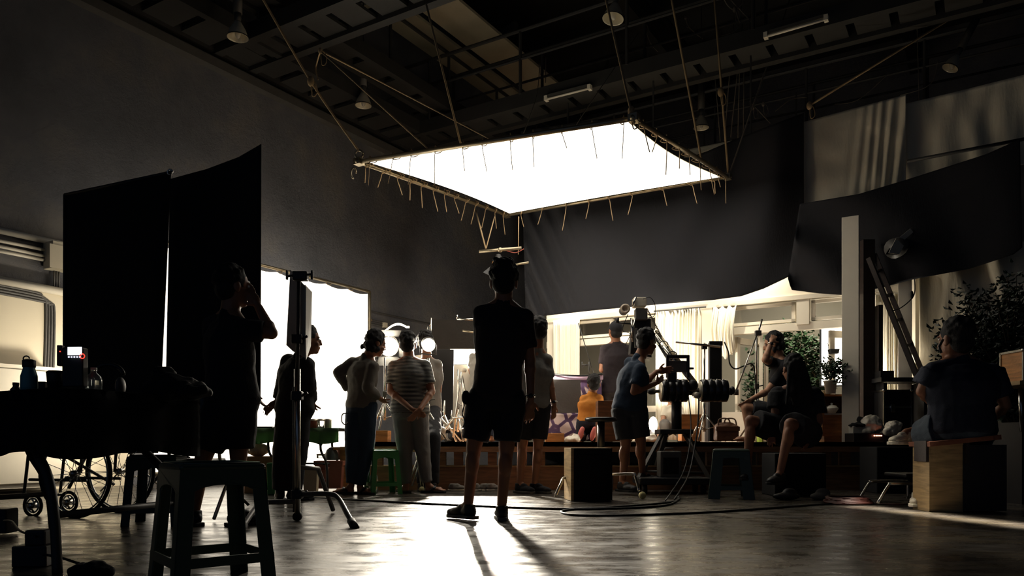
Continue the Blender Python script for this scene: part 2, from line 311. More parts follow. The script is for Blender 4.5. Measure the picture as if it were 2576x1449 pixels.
jb = thing('junction_box', 'cream electrical box on the left wall beside the black flag', 'electrical box', wz(146, 646, .1))
MB().box(wz(146, 646, .13), (.2, .22, .3), HA).build('body', M_SAND, jb, bevel=.006); MB().box(wz(146, 646, .24), (.01, .18, .26), HA).build('lid', M_SAND, jb)
for k in range(4):
    x = 116 + k * 7; pts = [wz(-60, 706 + k * 7, .08), wz(88 + k * 2, 735 + k * 7, .08), wz(106 + k * 6, 748 + k * 6, .08), wz(x, 775 + k * 4, .08), wz(x - 5, 985, .08)]
    tag(MB().tube(arc(pts, 5), .014).build('bent_conduit', M_STEEL2, None, True), 'thin bent conduit turning down the cream door, %s of four' % ('outermost', 'second from outside', 'third from outside', 'innermost')[k], 'conduit')
for k in range(3): tag(MB().cyl(wz(137 + k * 6, 665, .06), wz(135 + k * 6, 740, .06), .012, n=8).build('drop_conduit', M_STEEL2, None, True), 'short conduit dropping from the cream electrical box, %s of three' % ('left', 'middle', 'right')[k], 'conduit')
t = thing('low_cabinet', 'low pale metal cabinet against the cream door', 'cabinet', on_wall(10, 0, .5))
c0 = on_wall(10, 0, .3); b_c = c0.dot(U1)
MB().hb(-8.9, -8.5, 1.2, 4.6, .05, 1.33).build('body', M_WHITE, t)
for k in range(4): d_ = MB().hb(-8.5, -8.47, 1.25 + k * .84, 2.05 + k * .84, .1, 1.28).build('door', M_WHITE, t, bevel=.005); MB().hb(-8.47, -8.44, 1.9 + k * .84, 1.93 + k * .84, .6, .75).build('handle', M_STEEL, d_)
# small fittings further along the wall
tag(MB().cyl(wz(935, 783, .05), wz(1085, 815, .05), .012, n=8).build('thin_conduit', M_STEEL2), 'thin dark conduit on the wall between the bright screen and black flag', 'conduit')
t = thing('wall_socket_box', 'small pale box with conduits on the far left wall beside the bright screen', 'electrical box', wz(968, 818, .1))
MB().box(wz(968, 818, .06), (.06, .08, .085), HA).build('body', M_SAND, t)
for k in range(3): MB().cyl(wz(925, 802 + k * 5, .05), wz(962, 810 + k * 5, .05), .009, n=6).build('conduit_run', M_STEEL2, t)

# ================================================================ overhead square silk in its pipe frame
CR = {'A': P(903, 407, 8.71), 'B': P(1595, 298, 7.07), 'C': P(1830, 445, 9.89), 'D': P(1275, 541, 11.55)}
cen = sum(CR.values(), V()) / 4
t = thing('overhead_silk', 'huge glowing white square cloth hanging from ropes in a pipe frame', 'diffusion frame', cen)
def bil(u, v, z=0): return (CR['A'] * (1 - u) + CR['B'] * u) * (1 - v) + (CR['D'] * (1 - u) + CR['C'] * u) * v + V((0, 0, z))
def silk(u, v):
    s_ = 5 * min(u, 1 - u); e = .035 + .02 * math.sin(v * 40) * (1 - min(1, s_)) + .045 * (1 - abs(2 * v - 1)) ** .6 * 0
    uu = .025 + .95 * u + (.03 * (math.sin(math.pi * v)) * (1 - 2 * u)) ; vv = .02 + .96 * v + .012 * math.sin(math.pi * u) * (1 - 2 * v)
    return bil(uu, vv, -.04 * math.sin(math.pi * u) * math.sin(math.pi * v))
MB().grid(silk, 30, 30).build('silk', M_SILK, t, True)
MB().grid(lambda u, v: silk(u, v) + V((0, 0, .008)), 30, 30, (0, 0, .004))  .build('silk_top_glow', M_SILKTOP, t, True)  # upper face of the silk, given a weak glow to light the pendants
for a_, b_ in (('A', 'B'), ('B', 'C'), ('C', 'D'), ('D', 'A')):
    d_ = (CR[b_] - CR[a_]).normalized(); MB().cyl(CR[a_] - d_ * .05, CR[b_] + d_ * .05, .024, n=12).build('frame_pipe', M_PIPE, t, True)
for k_ in 'ABCD': MB().box(CR[k_], (.09, .09, .07), HA).build('corner_bracket', M_PIPE, t)
rnd = random.Random(3)
for (a_, b_, n_) in (('A', 'B', 11), ('B', 'C', 9), ('D', 'C', 9), ('A', 'D', 13)):
    for k in range(n_):
        p = CR[a_].lerp(CR[b_], (k + .6 + rnd.uniform(-.15, .15)) / n_); inn = (cen - p).normalized()
        L_ = rnd.uniform(.14, .34); sw = rnd.uniform(-.03, .03)
        m = MB().tube(arc([p + V((0, 0, .05)), p + inn * .05, p + V((.0, 0, -.03)), p + V((sw, 0, -.03 - L_ / 2)), p + V((sw * 2.2, .01, -.03 - L_))], 4), .0038 if b_ == 'B' else .0055, 5)
        m.tube(arc([p + V((0, 0, .04)), p + inn * .09, p + V((0, 0, -.035)), p + V((0, 0, .04))], 3), .005, 5)
        m.build('tie_cord', M_ROPE, t, True)

def rope(pts, lab, r=.011, m=M_ROPE, knots=(), name='rope', cat='rope'):
    mb = MB().tube(arc(pts, 5) if len(pts) > 2 else pts, r, 6)
    for k in knots: mb.ell(k, (r * 3, r * 3, r * 4.5)).tube(arc([k, k + V((.05, 0, -.02)), k + V((.07, 0, -.12)), k + V((.02, 0, -.16)), k], 4), r * .6, 5)
    return tag(mb.build(name, m, None, True), lab, cat)
A_, B_, C_, D_ = (CR[k] for k in 'ABCD')
kn = P(782, 205, 8.5)
rope([P(640, -40, 8.1), kn, A_ + V((0, 0, .12))], 'rope from the upper left down to the left corner of the hanging frame', .013, knots=(kn,))
t = thing('rope_pulley', 'small ringed shackle on the left corner of the hanging frame', 'shackle', A_ + V((0, 0, .07)))
MB().tube([A_ + V((.045 * math.cos(i * .524), 0, .085 + .045 * math.sin(i * .524))) for i in range(13)], .012, 6).build('ring', M_PIPE, t, True)
MB().tube([A_ + V((.03 * math.cos(i * .524) - .06, 0, -.13 + .06 * math.sin(i * .524))) for i in range(10)], .009, 6).build('hook', M_PIPE, t, True)
kn2 = P(806, 128, 8.6)
rope([kn2, P(795, 170, 9), kn + V((.08, 0, .02))], 'short slack rope hanging from the walkway to the knot', .008, knots=(kn2,))
rope([kn2, A_.lerp(B_, .3)], 'left of the two ropes running down from the walkway knot to the frame edge', .009)
rope([kn2, P(1000, 228, 9.2), A_.lerp(B_, .54)], 'right of the two ropes running down from the walkway knot to the frame edge', .009)
rope([P(1072, 10, 8.0), P(1159, 362, 8.15)], 'steep rope dropping to the left part of the frame from top centre', .011)
rope([P(1520, -20, 7.4), P(1588, 282, 7.07), B_], 'steep rope dropping to the nearest corner of the frame', .011, knots=(P(1588, 280, 7.07),))
rope([P(1686, -20, 8.4), P(1757, 360, 8.9), P(1760, 392, 8.95)], 'long pale rope dropping to the right edge of the frame', .012)
rope([P(1796, -20, 9.4), P(1832, 440, 9.89)], 'pale rope dropping to the right corner of the frame', .013, knots=(P(1813, 232, 9.65),))
rope([P(1990, -10, 11.5), C_ + V((.03, 0, .05))], 'thin rope slanting from the upper right down to the frame corner', .01, M_ROPED)
kn3 = P(2036, 266, 9.9)
rope([P(2500, -20, 9.6), kn3], 'long rope slanting down from the top right corner to the pale cloth', .012, knots=(kn3,))
rope([P(1605, 85, 12.8), P(1450, 312, 9), A_.lerp(B_, .83)], 'dim cord slanting from the far walkway to the frame edge', .006, M_ROPED)
rope([P(1358, 160, 12.8), P(1350, 240, 11.5), P(1317, 335, 9)], 'dim cord hanging from the far walkway to the frame centre', .006, M_ROPED, knots=(P(1357, 165, 12.8),))
rope([P(1455, 268, 12.5), P(1466, 310, 12.3)], 'very short dim cord behind the frame edge', .008, M_ROPED)
for (x0, y0, x1, y1, lab) in ((1797, 170, 1812, 355, 'dim vertical cord right of the frame, leftmost'), (1848, 30, 1822, 355, 'pale cord in the bundle at top right, slanting left'), (1868, 60, 1838, 345, 'pale cord in the bundle at top right, middle'), (1872, 150, 1870, 340, 'dotted dark chain hanging in the bundle at top right'), (1865, 0, 1856, 350, 'long pale cord in the bundle at top right, rightmost')):
    rope([P(x0, y0, 11.3), P(x1, y1, 11.3)], lab, .007, M_ROPED, name='rope', cat='rope')
rope([P(1885, 45, 10.8), P(1880, 120, 10.8), P(1884, 148, 10.8), P(1893, 150, 10.8), P(1904, 120, 10.8), P(1898, 0, 10.8)], 'long looped rope hanging in the bundle at top right', .009, M_ROPED, name='rope_loop')
rope([P(1818, -10, 10.8), P(1832, 15, 10.8), P(1850, 24, 10.8), P(1872, 5, 10.8)], 'slack rope swag at the very top right', .009, M_ROPED, knots=(P(1848, 24, 10.8),), name='rope_loop')
rope([P(1850, 20, 10.8), P(1858, 50, 10.8), P(1862, 60, 10.8), P(1845, 80, 10.8), P(1815, 90, 11)], 'slack rope trailing left from the bundle at top right', .008, M_ROPED, name='rope_loop')
rope([P(1895, 60, 10.8), P(1820, -20, 10.8)], 'rope crossing the top of the hanging bundle', .008, M_ROPED)
rope([P(1725, 45, 12.8), P(1735, 70, 12.8), P(1768, 98, 12.8)], 'short frayed rope end on the far walkway, right', .008, M_ROPED, knots=(P(1725, 45, 12.8),))
rope([P(1620, 60, 12.8), P(1635, 105, 12.8), P(1655, 130, 12.8)], 'short frayed rope end on the far walkway, left', .008, M_ROPED, knots=(P(1620, 60, 12.8),))
rope([P(1373, 145, 12.8), P(1372, 208, 12.8)], 'short straight rope end under the far walkway', .01, M_ROPED)
rope([P(2306, 25, 10.2), P(2313, 270, 10.2), P(2318, 395, 10.0)], 'thin vertical line in front of the pale cloth at right', .005, M_ROPED)
rope([P(1950, 280, 11.3), P(1990, 250, 11.3), P(2030, 245, 11.3)], 'sagging dim wire above the black drape', .006, M_ROPED, name='sagging_wire', cat='wire')
rope([P(2100, 262, 11.3), P(2160, 250, 11.3), P(2240, 180, 11.3)], 'sagging dim wire above the pale cloth', .006, M_ROPED, name='sagging_wire', cat='wire')
rope([P(2265, 240, 11.3), P(2340, 212, 11.3), P(2360, 150, 11.3)], 'sagging dim wire beside the tilted pendant lamp', .006, M_ROPED, name='sagging_wire', cat='wire')
rope([P(1885, 255, 11.2), P(1915, 285, 11.2), P(1938, 310, 11.2)], 'tangled dim cord above the left black drape', .008, M_ROPED, knots=(P(1895, 270, 11.2), P(1920, 262, 11.2)), name='rope', cat='rope')

# small lamp hanging under the silk
t = thing('hanging_film_lamp', 'small ringed film lamp clamped under a short hanging pipe', 'lamp', P(1253, 645, 10.5))
MB().cyl(P(1205, 633, 10.5), P(1312, 624, 10.5), .022).build('pipe', M_PIPE, t, True); MB().ell(P(1258, 629, 10.5), .035).build('clamp', M_PIPE, t, True)
c = P(1254, 640, 10.5)
MB().lathe(c, [(.03, 0), (.045, -.03), (.05, -.06), (.07, -.08), (.06, -.1), (.09, -.12), (.08, -.14), (.1, -.16), (.12, -.24), (.13, -.27), (.02, -.27)]).build('housing', M_STEEL, t, True)
for z_, r_ in ((-.075, .07), (-.115, .09)): MB().cyl(c + V((0, 0, z_ - .012)), c + V((0, 0, z_ + .012)), r_ * 1.05, r_ * .95).build('brass_ring', mat('brass rings', '8a5f30', .5), t, True)
MB().prism([P(1240, 665, 10.5), P(1215, 685, 10.4), P(1235, 695, 10.4), P(1248, 668, 10.5)], (0, .01, 0)).build('barn_door', M_BLACK, t)
rope([P(1197, 530, 11.2), P(1222, 625, 10.5)], 'left of the two cords holding the short hanging pipe', .01)
rope([P(1244, 545, 11.2), P(1223, 625, 10.5)], 'right of the two cords holding the short hanging pipe', .008)
rope([P(1305, 545, 10.9), P(1304, 640, 10.7)], 'thin cord hanging at the edge of the black drape', .006)
tag(MB().tube(arc([P(1262, 626, 10.5), P(1285, 634, 10.5), P(1300, 635, 10.5), P(1318, 626, 10.5)]), .006).build('red_wire', mat('red wire', '9c4a3a', .5), None, True), 'thin red wire sagging from the short hanging pipe', 'wire')
tag(MB().cyl(P(1296, 666, 10.4), P(1330, 660, 10.4), .014).build('short_pipe', M_PIPE, None, True), 'short pipe end poking out beside the black drape edge', 'pipe')

# ================================================================ big book light frame at the left wall
t = thing('book_light_screen', 'large blazing white cloth screen in a pipe frame along the left wall', 'light screen', LW(780, 1150, 8.0))
SC = [LW(380, 1112, 8), LW(930, 1112, 8)]; zt = 2.83; zb = .16
def sp(u, z): p = SC[0].lerp(SC[1], u); return V((p.x, p.y, z))
MB().grid(lambda u, v: sp(.012 + .976 * u, zb + .03 + (zt - zb - .07 - .03 * abs(math.sin(u * 8 * math.pi))) * v), 56, 8, U2 * -.01).build('screen_cloth', M_BOOK, t, True)
for a_, b_ in ((sp(0, zt), sp(1, zt)), (sp(1, zt), sp(1, 0)), (sp(0, zt), sp(0, 0)), (sp(0, zb), sp(1, zb))): MB().cyl(a_, b_, .022).build('frame_pipe', M_PIPE, t, True)
for k in range(8): p = sp(k / 8 + .012, zt); MB().tube([p + V((.03 * math.cos(i), .03 * math.cos(i), .03 * math.sin(i) - .02)) for i in range(7)], .006, 5).build('tie_cord', M_ROPE, t, True)
for z in (.6, 1.2, 1.9, 2.4): p = sp(1, z); MB().tube([p + V((.03 * math.cos(i), .03 * math.cos(i), .02 * math.sin(i))) for i in range(7)], .006, 5).build('tie_cord', M_ROPE, t, True)

# ================================================================ drapes and muslins
def cloth(name, lab, top, bot, E, m, folds=None, nx=90, nz=40, cat='drape', ev=False):
    g = fan if ev else lerp
    def fn(u, v):
        a_ = g(bot, u); b_ = g(top, u); x = a_[0] + (b_[0] - a_[0]) * v; y = a_[1] + (b_[1] - a_[1]) * v
        return W(x, y, E, folds(u, v) if folds else 0)
    return tag(MB().grid(fn, nx, nz, U1 * .006).build(name, m, None, True), lab, cat)
def fa(u, v):                                                 # swept folds that hang from the top right corner and the left edge
    s_ = math.sin((u * 26 + (1 - v) * (1 - u) * 18)) * .13 * max(0, (u - .55) / .45) ** .8
    l_ = .08 * math.sin((v * 1.3 + u * 5) * 22) * max(0, 1 - u * 4.5) * (1 - .5 * v)
    return s_ + l_ + .02 * noise.noise(V((u * 6, v * 3, 0))) * 3
cloth('black_drape', 'large black drape hanging behind the glowing frame', [(1310, 330), (1500, 300), (1700, 400), (1745, 395), (1845, 352), (1930, 318), (2022, 284)], [(1322, 792), (1345, 797), (1510, 779), (1676, 764), (1790, 755), (1865, 745), (1921, 726), (1976, 700), (2022, 674)], 10.4, M_DRAPE, fa, 150, 60)
def fb(u, v): return .07 * math.sin(u * 18 + v * 9 * (1 - u)) * (1 - .5 * u) + .03 * math.sin(v * 20 + u * 6) * max(0, 1 - u * 5)
cloth('black_drape', 'second black drape slung low at the right behind the pillars', [(2012, 513), (2160, 488), (2280, 452), (2480, 388), (2566, 350)], [(1982, 700), (1990, 729), (2060, 738), (2122, 742), (2225, 722), (2300, 702), (2440, 676), (2550, 640), (2572, 622)], 10.3, M_DRAPE, fb, 120, 50, ev=False)
def fc(u, v): return .05 * math.sin(u * 52 - v * 5 + 2 * math.sin(u * 9)) * max(0, (u - .38)) * 1.5 * (1 - .7 * v) + .015 * noise.noise(V((u * 5, v * 5, 2)))
cloth('grey_muslin', 'pale grey cloth hanging beside the black drape at upper right', [(2021, 307), (2150, 272), (2279, 238)], [(2014, 520), (2150, 498), (2279, 470)], 10.6, M_MUSLIN, fc, 110, 40)
def fd(u, v): return .03 * math.sin(u * 30 + v * 3) * (1 - v) + .03 * noise.noise(V((u * 9, v * 2, 5)))
cloth('grey_muslin', 'pale grey cloth filling the far upper right corner', [(2238, 270), (2400, 232), (2640, 172)], [(2238, 480), (2400, 450), (2640, 400)], 10.7, M_MUSLIN, fd, 100, 30)
cloth('grey_muslin', 'grey cloth wall behind the leafy bush at right', [(2312, 690), (2450, 655), (2700, 560)], [(2312, 1112), (2450, 1112), (2700, 1112)], 10.75, M_MUSLIN, lambda u, v: .04 * math.sin(u * 22 + v * 6) * v + .04 * noise.noise(V((u * 9, v * 4, 5))), 90, 40)
cloth('grey_muslin', 'small strip of white cloth behind the right corner of the frame', [(1720, 378), (1848, 352)], [(1720, 400), (1848, 356)], 10.7, M_MUSLIN, None, 10, 3)
tag(MB().cyl(W(2282, 406, 10.4), W(2576, 350, 10.4), .02).build('batten_pipe', M_STEEL, None, True), 'dark pipe slung in front of the pale cloth at right', 'pipe')
# ================================================================ the raised deck
YD = 8.5
t = thing('timber_platform', 'long low timber platform with a dark kickboard and open posts', 'platform', (1.8, 10.8, 0))
MB().box((1.85, 11.2, .505), (6.9, 5.4, .05)).build('deck_top', M_DECK, t)
MB().box((1.85, YD + .03, .475), (6.9, .06, .11)).build('edge_beam', M_DECK, t)
x = -1.5; k = 0
while x < 5.3: MB().box((x, YD + .12, .345), (.1, .1, .17)).build('post', M_DECK, t); x += .31 + .12 * math.sin(k * 2.3); k += 1
MB().box((1.85, YD + .16, .13), (6.9, .3, .26)).build('step', M_DECK, t)
MB().box((1.85, YD + .155, .263), (6.94, .33, .008)).build('step_edge', M_WORN, t)
# ================================================================ window wall of the set (hall plane E = 10.7)
E = 10.9
def ha(px, e=E): return A(px, e)
def hz(px, py, e=E): return W(px, py, e).z
t = thing('window_wall', 'cream painted timber wall with transom windows and openings', 'set wall', Q(ha(1600), E, .53))
zf = 2.5; z2 = 2.12; zt = 2.86
MB().hb(ha(1375), ha(2310), E, E + .14, zf, zt).build('fascia', M_WHITE, t)
MB().hb(ha(1375), ha(2310), E - .03, E + .14, zf - .04, zf + .02).build('fascia_lip', M_WHITE, t)
MB().hb(ha(1375), ha(2310), E, E + .1, z2 - .07, z2 + .03).build('transom_rail', M_WHITE, t)
MB().hb(ha(2004), ha(2036), E - .02, E + .12, z2, zf).build('mullion', M_WHITE, t)
for (x0, x1) in ((1378, 1392), (1762, 1792), (2262, 2304)): MB().hb(ha(x0), ha(x1), E - .02, E + .12, .53, zf).build('post', M_WHITE, t)
for (x0, x1) in ((1396, 1540), (1548, 1655), (1700, 1758), (1800, 2000), (2040, 2200)):
    f = MB(); a0, a1 = ha(x0), ha(x1); z0, z1 = z2 + .05, zf - .06
    for q in ((a0, a0 + .05, z0, z1), (a1 - .05, a1, z0, z1), (a0, a1, z0, z0 + .04), (a0, a1, z1 - .04, z1)): f.hb(q[0], q[1], E + .02, E + .08, q[2], q[3])
    fr = f.build('transom_window', M_WHITE, t); MB().hb(a0 + .05, a1 - .05, E + .045, E + .05, z0 + .04, z1 - .04).build('pane', M_GLASS, fr)
def door(mb, hinge, ang, w_, z0, z1, fr=.07):                  # framed glass leaf swung on its hinge
    d = V((math.cos(ang), math.sin(ang), 0)); R = Matrix.Rotation(ang, 3, 'Z')
    for u, s_ in ((fr / 2, fr), (w_ - fr / 2, fr)): mb.box(hinge + d * u + V((0, 0, (z0 + z1) / 2)), (s_, .04, z1 - z0), R=R)
    for z in (z0 + .05, z1 - .05, z0 + (z1 - z0) * .33): mb.box(hinge + d * (w_ / 2) + V((0, 0, z)), (w_, .04, .09), R=R)
    return mb, d, R
for i, (px, ang, w_, lab) in enumerate(((1545, HA, .75, 'framed glass door leaf standing closed behind the camera crane'), (1852, HA + 1.25, .8, 'left open framed glass door leaf behind the standing lamp pole'), (1915, HA + 1.9, .75, 'right open framed glass door leaf in front of the leafy bush'), (2086, HA + .75, .75, 'open framed glass door leaf beside the bright panel and flower pot'))):
    h_ = W(px, YH, E + .05 if i else E + .02); h_.z = 0; dt = thing('glass_door', lab, 'door', h_ + V((0, 0, .54)))
    mb, d, R = door(MB(), h_, ang, w_, .54, 2.02); mb.build('door_frame', M_WHITE, dt)
    MB().box(h_ + d * w_ / 2 + V((0, 0, 1.28)), (w_ - .1, .006, 1.4), R=R).build('pane', M_GLASS, dt); MB().box(h_ + d * (w_ - .04) + V((0, 0, 1.2)), (.02, .07, .12), R=R).build('handle', M_CHROME, dt)
tag(MB().hb(ha(1820), ha(1905), E - .12, E - .06, .53, .95).build('white_board', M_WHITE), 'low white board standing on the platform behind the brown bag', 'board')
# curtains
def curtain(lab, x0, x1, e, z1, z0, n, amp=.03, gather=0, m=M_CURT, name='curtain'):
    a0, a1 = A(x0, e), A(x1, e)
    def fn(u, v):
        z = z0 + (z1 - z0) * v; c = (a0 + a1) / 2; k = 1 - gather * math.sin(math.pi * min(1, (1 - v) * 1.1)) * .25
        bulge = gather * .12 * math.sin(math.pi * (1 - v))
        if gather: z = z0 + (z1 - z0) * v + .12 * (1 - v) * (1 - math.sin(math.pi * u)) * gather + .02 * math.sin(u * 20)
        return Q(c + (a0 + (a1 - a0) * u - c) * (1 if not gather else (.94 + .06 * v)), e + amp * (.6 * math.sin(u * n * 2 * math.pi + .8 * math.sin(v * 3) + 2.2 * math.sin(u * 9 + x0)) + .5 * math.sin(u * n * 4.7 + x0) + 1.2 * noise.noise(V((u * n * .9, v * 1.2, x0)))) - bulge, z)
    return tag(MB().grid(fn, 14 * n, 16, U1 * .004).build(name, m, None, True), lab, 'curtain', None)
curtain('bright cream curtain at the left end of the window wall', 1392, 1458, E - .06, 2.48, .95, 10, .02)
curtain('wide cream curtain hanging behind the camera crane', 1652, 1762, E - .06, 2.46, .56, 15, .025)
curtain('short bunched cream curtain knotted up beside the white post', 1795, 1852, E - .06, 2.44, 1.72, 9, .02, 1)
curtain('tall cream curtain behind the leaning plank at right', 2200, 2264, E - .02, 2.42, .8, 8, .03)
tag(MB().cyl(W(1645, 783, E - .06), W(1776, 772, E - .06), .012).build('curtain_rod', M_STEEL2, None, True), 'thin curtain rod above the wide cream curtain', 'rod')
# painted backing beyond the windows
tag(MB().hb(ha(1330, 13.9), ha(2330, 13.9), 13.9, 14.0, .53, 3.2).build('painted_backing', mat('grey green flat', '8f8a7a', .9, var=.15, scale=1)), 'grey painted backing wall seen through the windows', 'set wall')

# ================================================================ plants
def leafy(name, lab, cat, c, r, n, m, leaf=.09, stems=None, seed=1, parent=None, narrow=.36):
    rd = random.Random(seed); mb = MB(); st = MB()
    base = V(stems) if stems else V(c) - V((0, 0, r[2])); 
    for s_ in range(max(5, n // 60)):
        d = V((rd.gauss(0, 1), rd.gauss(0, 1), rd.gauss(0, 1))).normalized(); tip = V(c) + V((d.x * r[0], d.y * r[1], d.z * r[2])) * rd.uniform(.6, 1)
        mid = base.lerp(tip, .5) + V((rd.uniform(-.06, .06), rd.uniform(-.06, .06), .08)); pts = arc([base, mid, tip], 5); st.tube(pts, .008, 5, .003)
        for k in range(n // max(5, n // 60)):
            p = pts[int(len(pts) * rd.uniform(.35, .99))] + V((rd.gauss(0, .07), rd.gauss(0, .07), rd.gauss(0, .06)))
            a = rd.uniform(0, 6.28); el = rd.uniform(-.6, .7); d = V((math.cos(a) * math.cos(el), math.sin(a) * math.cos(el), math.sin(el))); s2 = d.cross(V((0, 0, 1))).normalized(); up = d.cross(s2)
            L_ = leaf * rd.uniform(.6, 1.3); wd = L_ * narrow * .5
            mb.add([p, p + d * L_ * .3 + s2 * wd, p + d * L_ * .7 + s2 * wd * .8 + up * .01, p + d * L_ - up * .015, p + d * L_ * .7 - s2 * wd * .8 + up * .01, p + d * L_ * .3 - s2 * wd], [(0, 1, 2, 3, 4, 5)])
    root = parent or thing(name, lab, cat, base)
    st.build('stems', M_BARK, root); f = mb.build('foliage', m, root); return root
leafy('leafy_bush', 'dense green bush standing behind the open glass doors', 'bush', P(1995, 928, 12.3), (.68, .4, .72), 6500, M_LEAF, .12, P(1990, 1108, 12.3), 2)
leafy('leafy_bush', 'low green shrub at the left foot of the bush behind the doors', 'bush', P(1915, 1010, 12.2), (.3, .25, .45), 1600, M_LEAF, .12, P(1930, 1112, 12.4), 3)
leafy('leafy_bush', 'large dark bush reaching in at the right edge', 'bush', P(2545, 850, 7.6), (.75, .4, .68), 9000, mat('dark leaf', '1c2a1c', .5, var=.5, scale=9, bump=0), .08, P(2560, 1100, 7.6), 4)
def pot(px, py, d, r, h, lab, seed, flower=None):
    base = P(px, py, d); t = thing('potted_plant', lab, 'potted plant', base)
    MB().lathe(base, [(0, 0), (r * .72, 0), (r, h), (r * 1.08, h), (r * 1.08, h * .9), (r * .98, h * .9), (r * .9, h), (0, h * .93)]).build('pot', M_WHITE, t, True)
    leafy('', '', '', base + V((0, 0, h + r * 1.2)), (r * 1.5, r * 1.4, r * 1.4), 320, M_LEAF, .07, base + V((0, 0, h)), seed, t, .3)
    if flower:
        m = MB(); rd = random.Random(5)
        for k in range(9): m.ell(base + V((rd.uniform(0, .13), rd.uniform(-.05, .05), h + rd.uniform(.1, .22))), (.022, .022, .018), nu=8, nv=6)
        m.build('blossoms', mat('red blossoms', 'a83a4a', .6), t, True)
pot(2089, 990, 8.9, .075, .15, 'white potted plant with red blossoms on the orange shelf unit', 6, True)
# orange shelf unit with things on it
t = thing('shelf_unit', 'orange wooden shelf unit standing on the platform by the first pillar', 'shelf unit', P(2100, 1090, 9.0))
x0, x1 = X(2066, 9), X(2140, 9); zc = HC + (YH - 992) / F * 9; zb_ = .6
m = MB().box(((x0 + x1) / 2, 9.12, zc - .012), (x1 - x0, .3, .024)); m.box((x0 + .012, 9.12, (zc + zb_) / 2), (.024, .3, zc - zb_)); m.box((x1 - .012, 9.12, (zc + zb_) / 2), (.024, .3, zc - zb_))
m.box(((x0 + x1) / 2, 9.26, (zc + zb_) / 2), (x1 - x0, .02, zc - zb_)); m.build('carcass', M_CAB, t)
MB().box(((x0 + x1) / 2, 8.975, (zb_ + zc - .24) / 2), (x1 - x0, .02, zc - .24 - zb_)).build('door', M_CAB, t, bevel=.003)
MB().box(((x0 + x1) / 2, 9.12, zc - .235), (x1 - x0 - .02, .28, .02)).build('shelf', M_WHITE, t)
MB().box(((x0 + x1) / 2, 9.12, .565), (x1 - x0 - .06, .26, .07)).build('plinth', M_CAB, t)
c = P(2092, 1022, 8.99); c.z = zc - .225; tt = thing('lidded_bowl', 'small pale lidded bowl on the orange shelf unit', 'bowl', c)
MB().lathe(c, [(0, 0), (.04, 0), (.075, .05), (.078, .06)]).build('bowl', M_CURT, tt, True); MB().lathe(c, [(.078, .06), (.05, .09), (.012, .1), (.015, .12), (0, .125)]).build('lid', M_CURT, tt, True)
c = P(2076, 985, 9.05); c.z = zc; b_ = thing('wicker_tray', 'small wicker tray with brown bits left of the flower pot', 'tray', c)
MB().lathe(c, [(0, 0), (.05, 0), (.07, .05), (.075, .05), (.055, -.0)]).build('rim', M_WORN, b_, True); m = MB(); [m.ell(c + V((random.uniform(-.04, .04), random.uniform(-.04, .04), .03)), .014, nu=8, nv=6) for _ in range(12)]; m.build('contents', M_BARK, b_, True)
# glowing light panel in the far room
c = P(2108, 895, 10.6); t = thing('film_lamp', 'blazing white light panel beside the first pillar', 'film lamp', c)
MB().box(c, (.42, .04, .8), HA).build('diffuser', mat('panel glow', 'fff6e6', .9, bump=0, emit=5, var=0), t); MB().box(c + V((.02, .06, 0)), (.46, .08, .84), HA).build('housing', M_BLACK, t)
m = MB().cyl(V((c.x, c.y + .1, .53)), V((c.x, c.y + .1, c.z - .3)), .015); m.build('stand', M_STEEL, t, True)
t = thing('hanging_planter', 'small dark trough hanging in front of the bright panel', 'planter', P(2097, 880, 10.2)); c = P(2097, 884, 10.2)
MB().prism([c + V((-.065, -.05, .03)), c + V((.065, -.05, .03)), c + V((.05, -.05, -.035)), c + V((-.05, -.05, -.035))], (0, .1, 0)).build('trough', M_BLACK, t, bevel=.008); MB().tube([c + V((-.06, 0, .02)), c + V((-.08, 0, .12))], .004).build('hook', M_STEEL, t)

# ================================================================ pillars, props at right
def pillar(px0, px1, py_top, d, lab, z0=.53, dep=.2, m=M_WHITE):
    x0, x1 = X(px0, d), X(px1, d); zt = HC + (YH - py_top) / F * d
    w_ = (x1 - x0) / 1.05
    return tag(MB().box(((x0 + x1) / 2, d + dep / 2, (z0 + zt) / 2), (w_, w_ * .5, zt - z0), HA).build('white_pillar', m, bevel=.004), lab, 'pillar')
pillar(2129, 2171, 540, 8.8, 'tall pale square pillar standing on the platform'); pillar(2268, 2300, 644, 9.3, 'shorter pale square pillar behind the leaning plank', dep=.14)
tag(MB().box((X(2312, 9.5), 9.6, 1.6), (.05, .12, 2.0)).build('thin_pillar', M_WHITE), 'narrow pale upright just right of the shorter pillar', 'pillar')
t = thing('dark_post', 'dark timber post frame behind the tall pale pillar', 'post', (X(2185, 9.3), 9.3, .53))
MB().box((X(2182, 9.3), 9.3, 1.75), (.14, .1, 2.45)).build('post', M_DARKWOOD, t); MB().box((X(2206, 9.3), 9.25, 1.35), (.05, .1, 1.65)).build('jamb', M_DARKWOOD, t)
t = thing('leaning_ladder', 'dark timber ladder leaning in front of the tall cream curtain', 'ladder', P(2310, 960, 8.9))
MB().bar(P(2186, 650, 9.1), P(2318, 975, 8.7), .07, .05).build('rail', M_DARKWOOD, t); MB().bar(P(2200, 640, 9.3), P(2334, 970, 8.95), .06, .05).build('rail', M_DARKWOOD, t)
for k in range(5): MB().bar(P(2186, 650, 9.1).lerp(P(2318, 975, 8.7), .12 + k * .19), P(2200, 640, 9.3).lerp(P(2334, 970, 8.95), .12 + k * .19), .03, .03).build('rung', M_DARKWOOD, t)
t = thing('dark_workbench', 'dark trestle top crossing behind the leaning ladder', 'bench', P(2250, 955, 9.2))
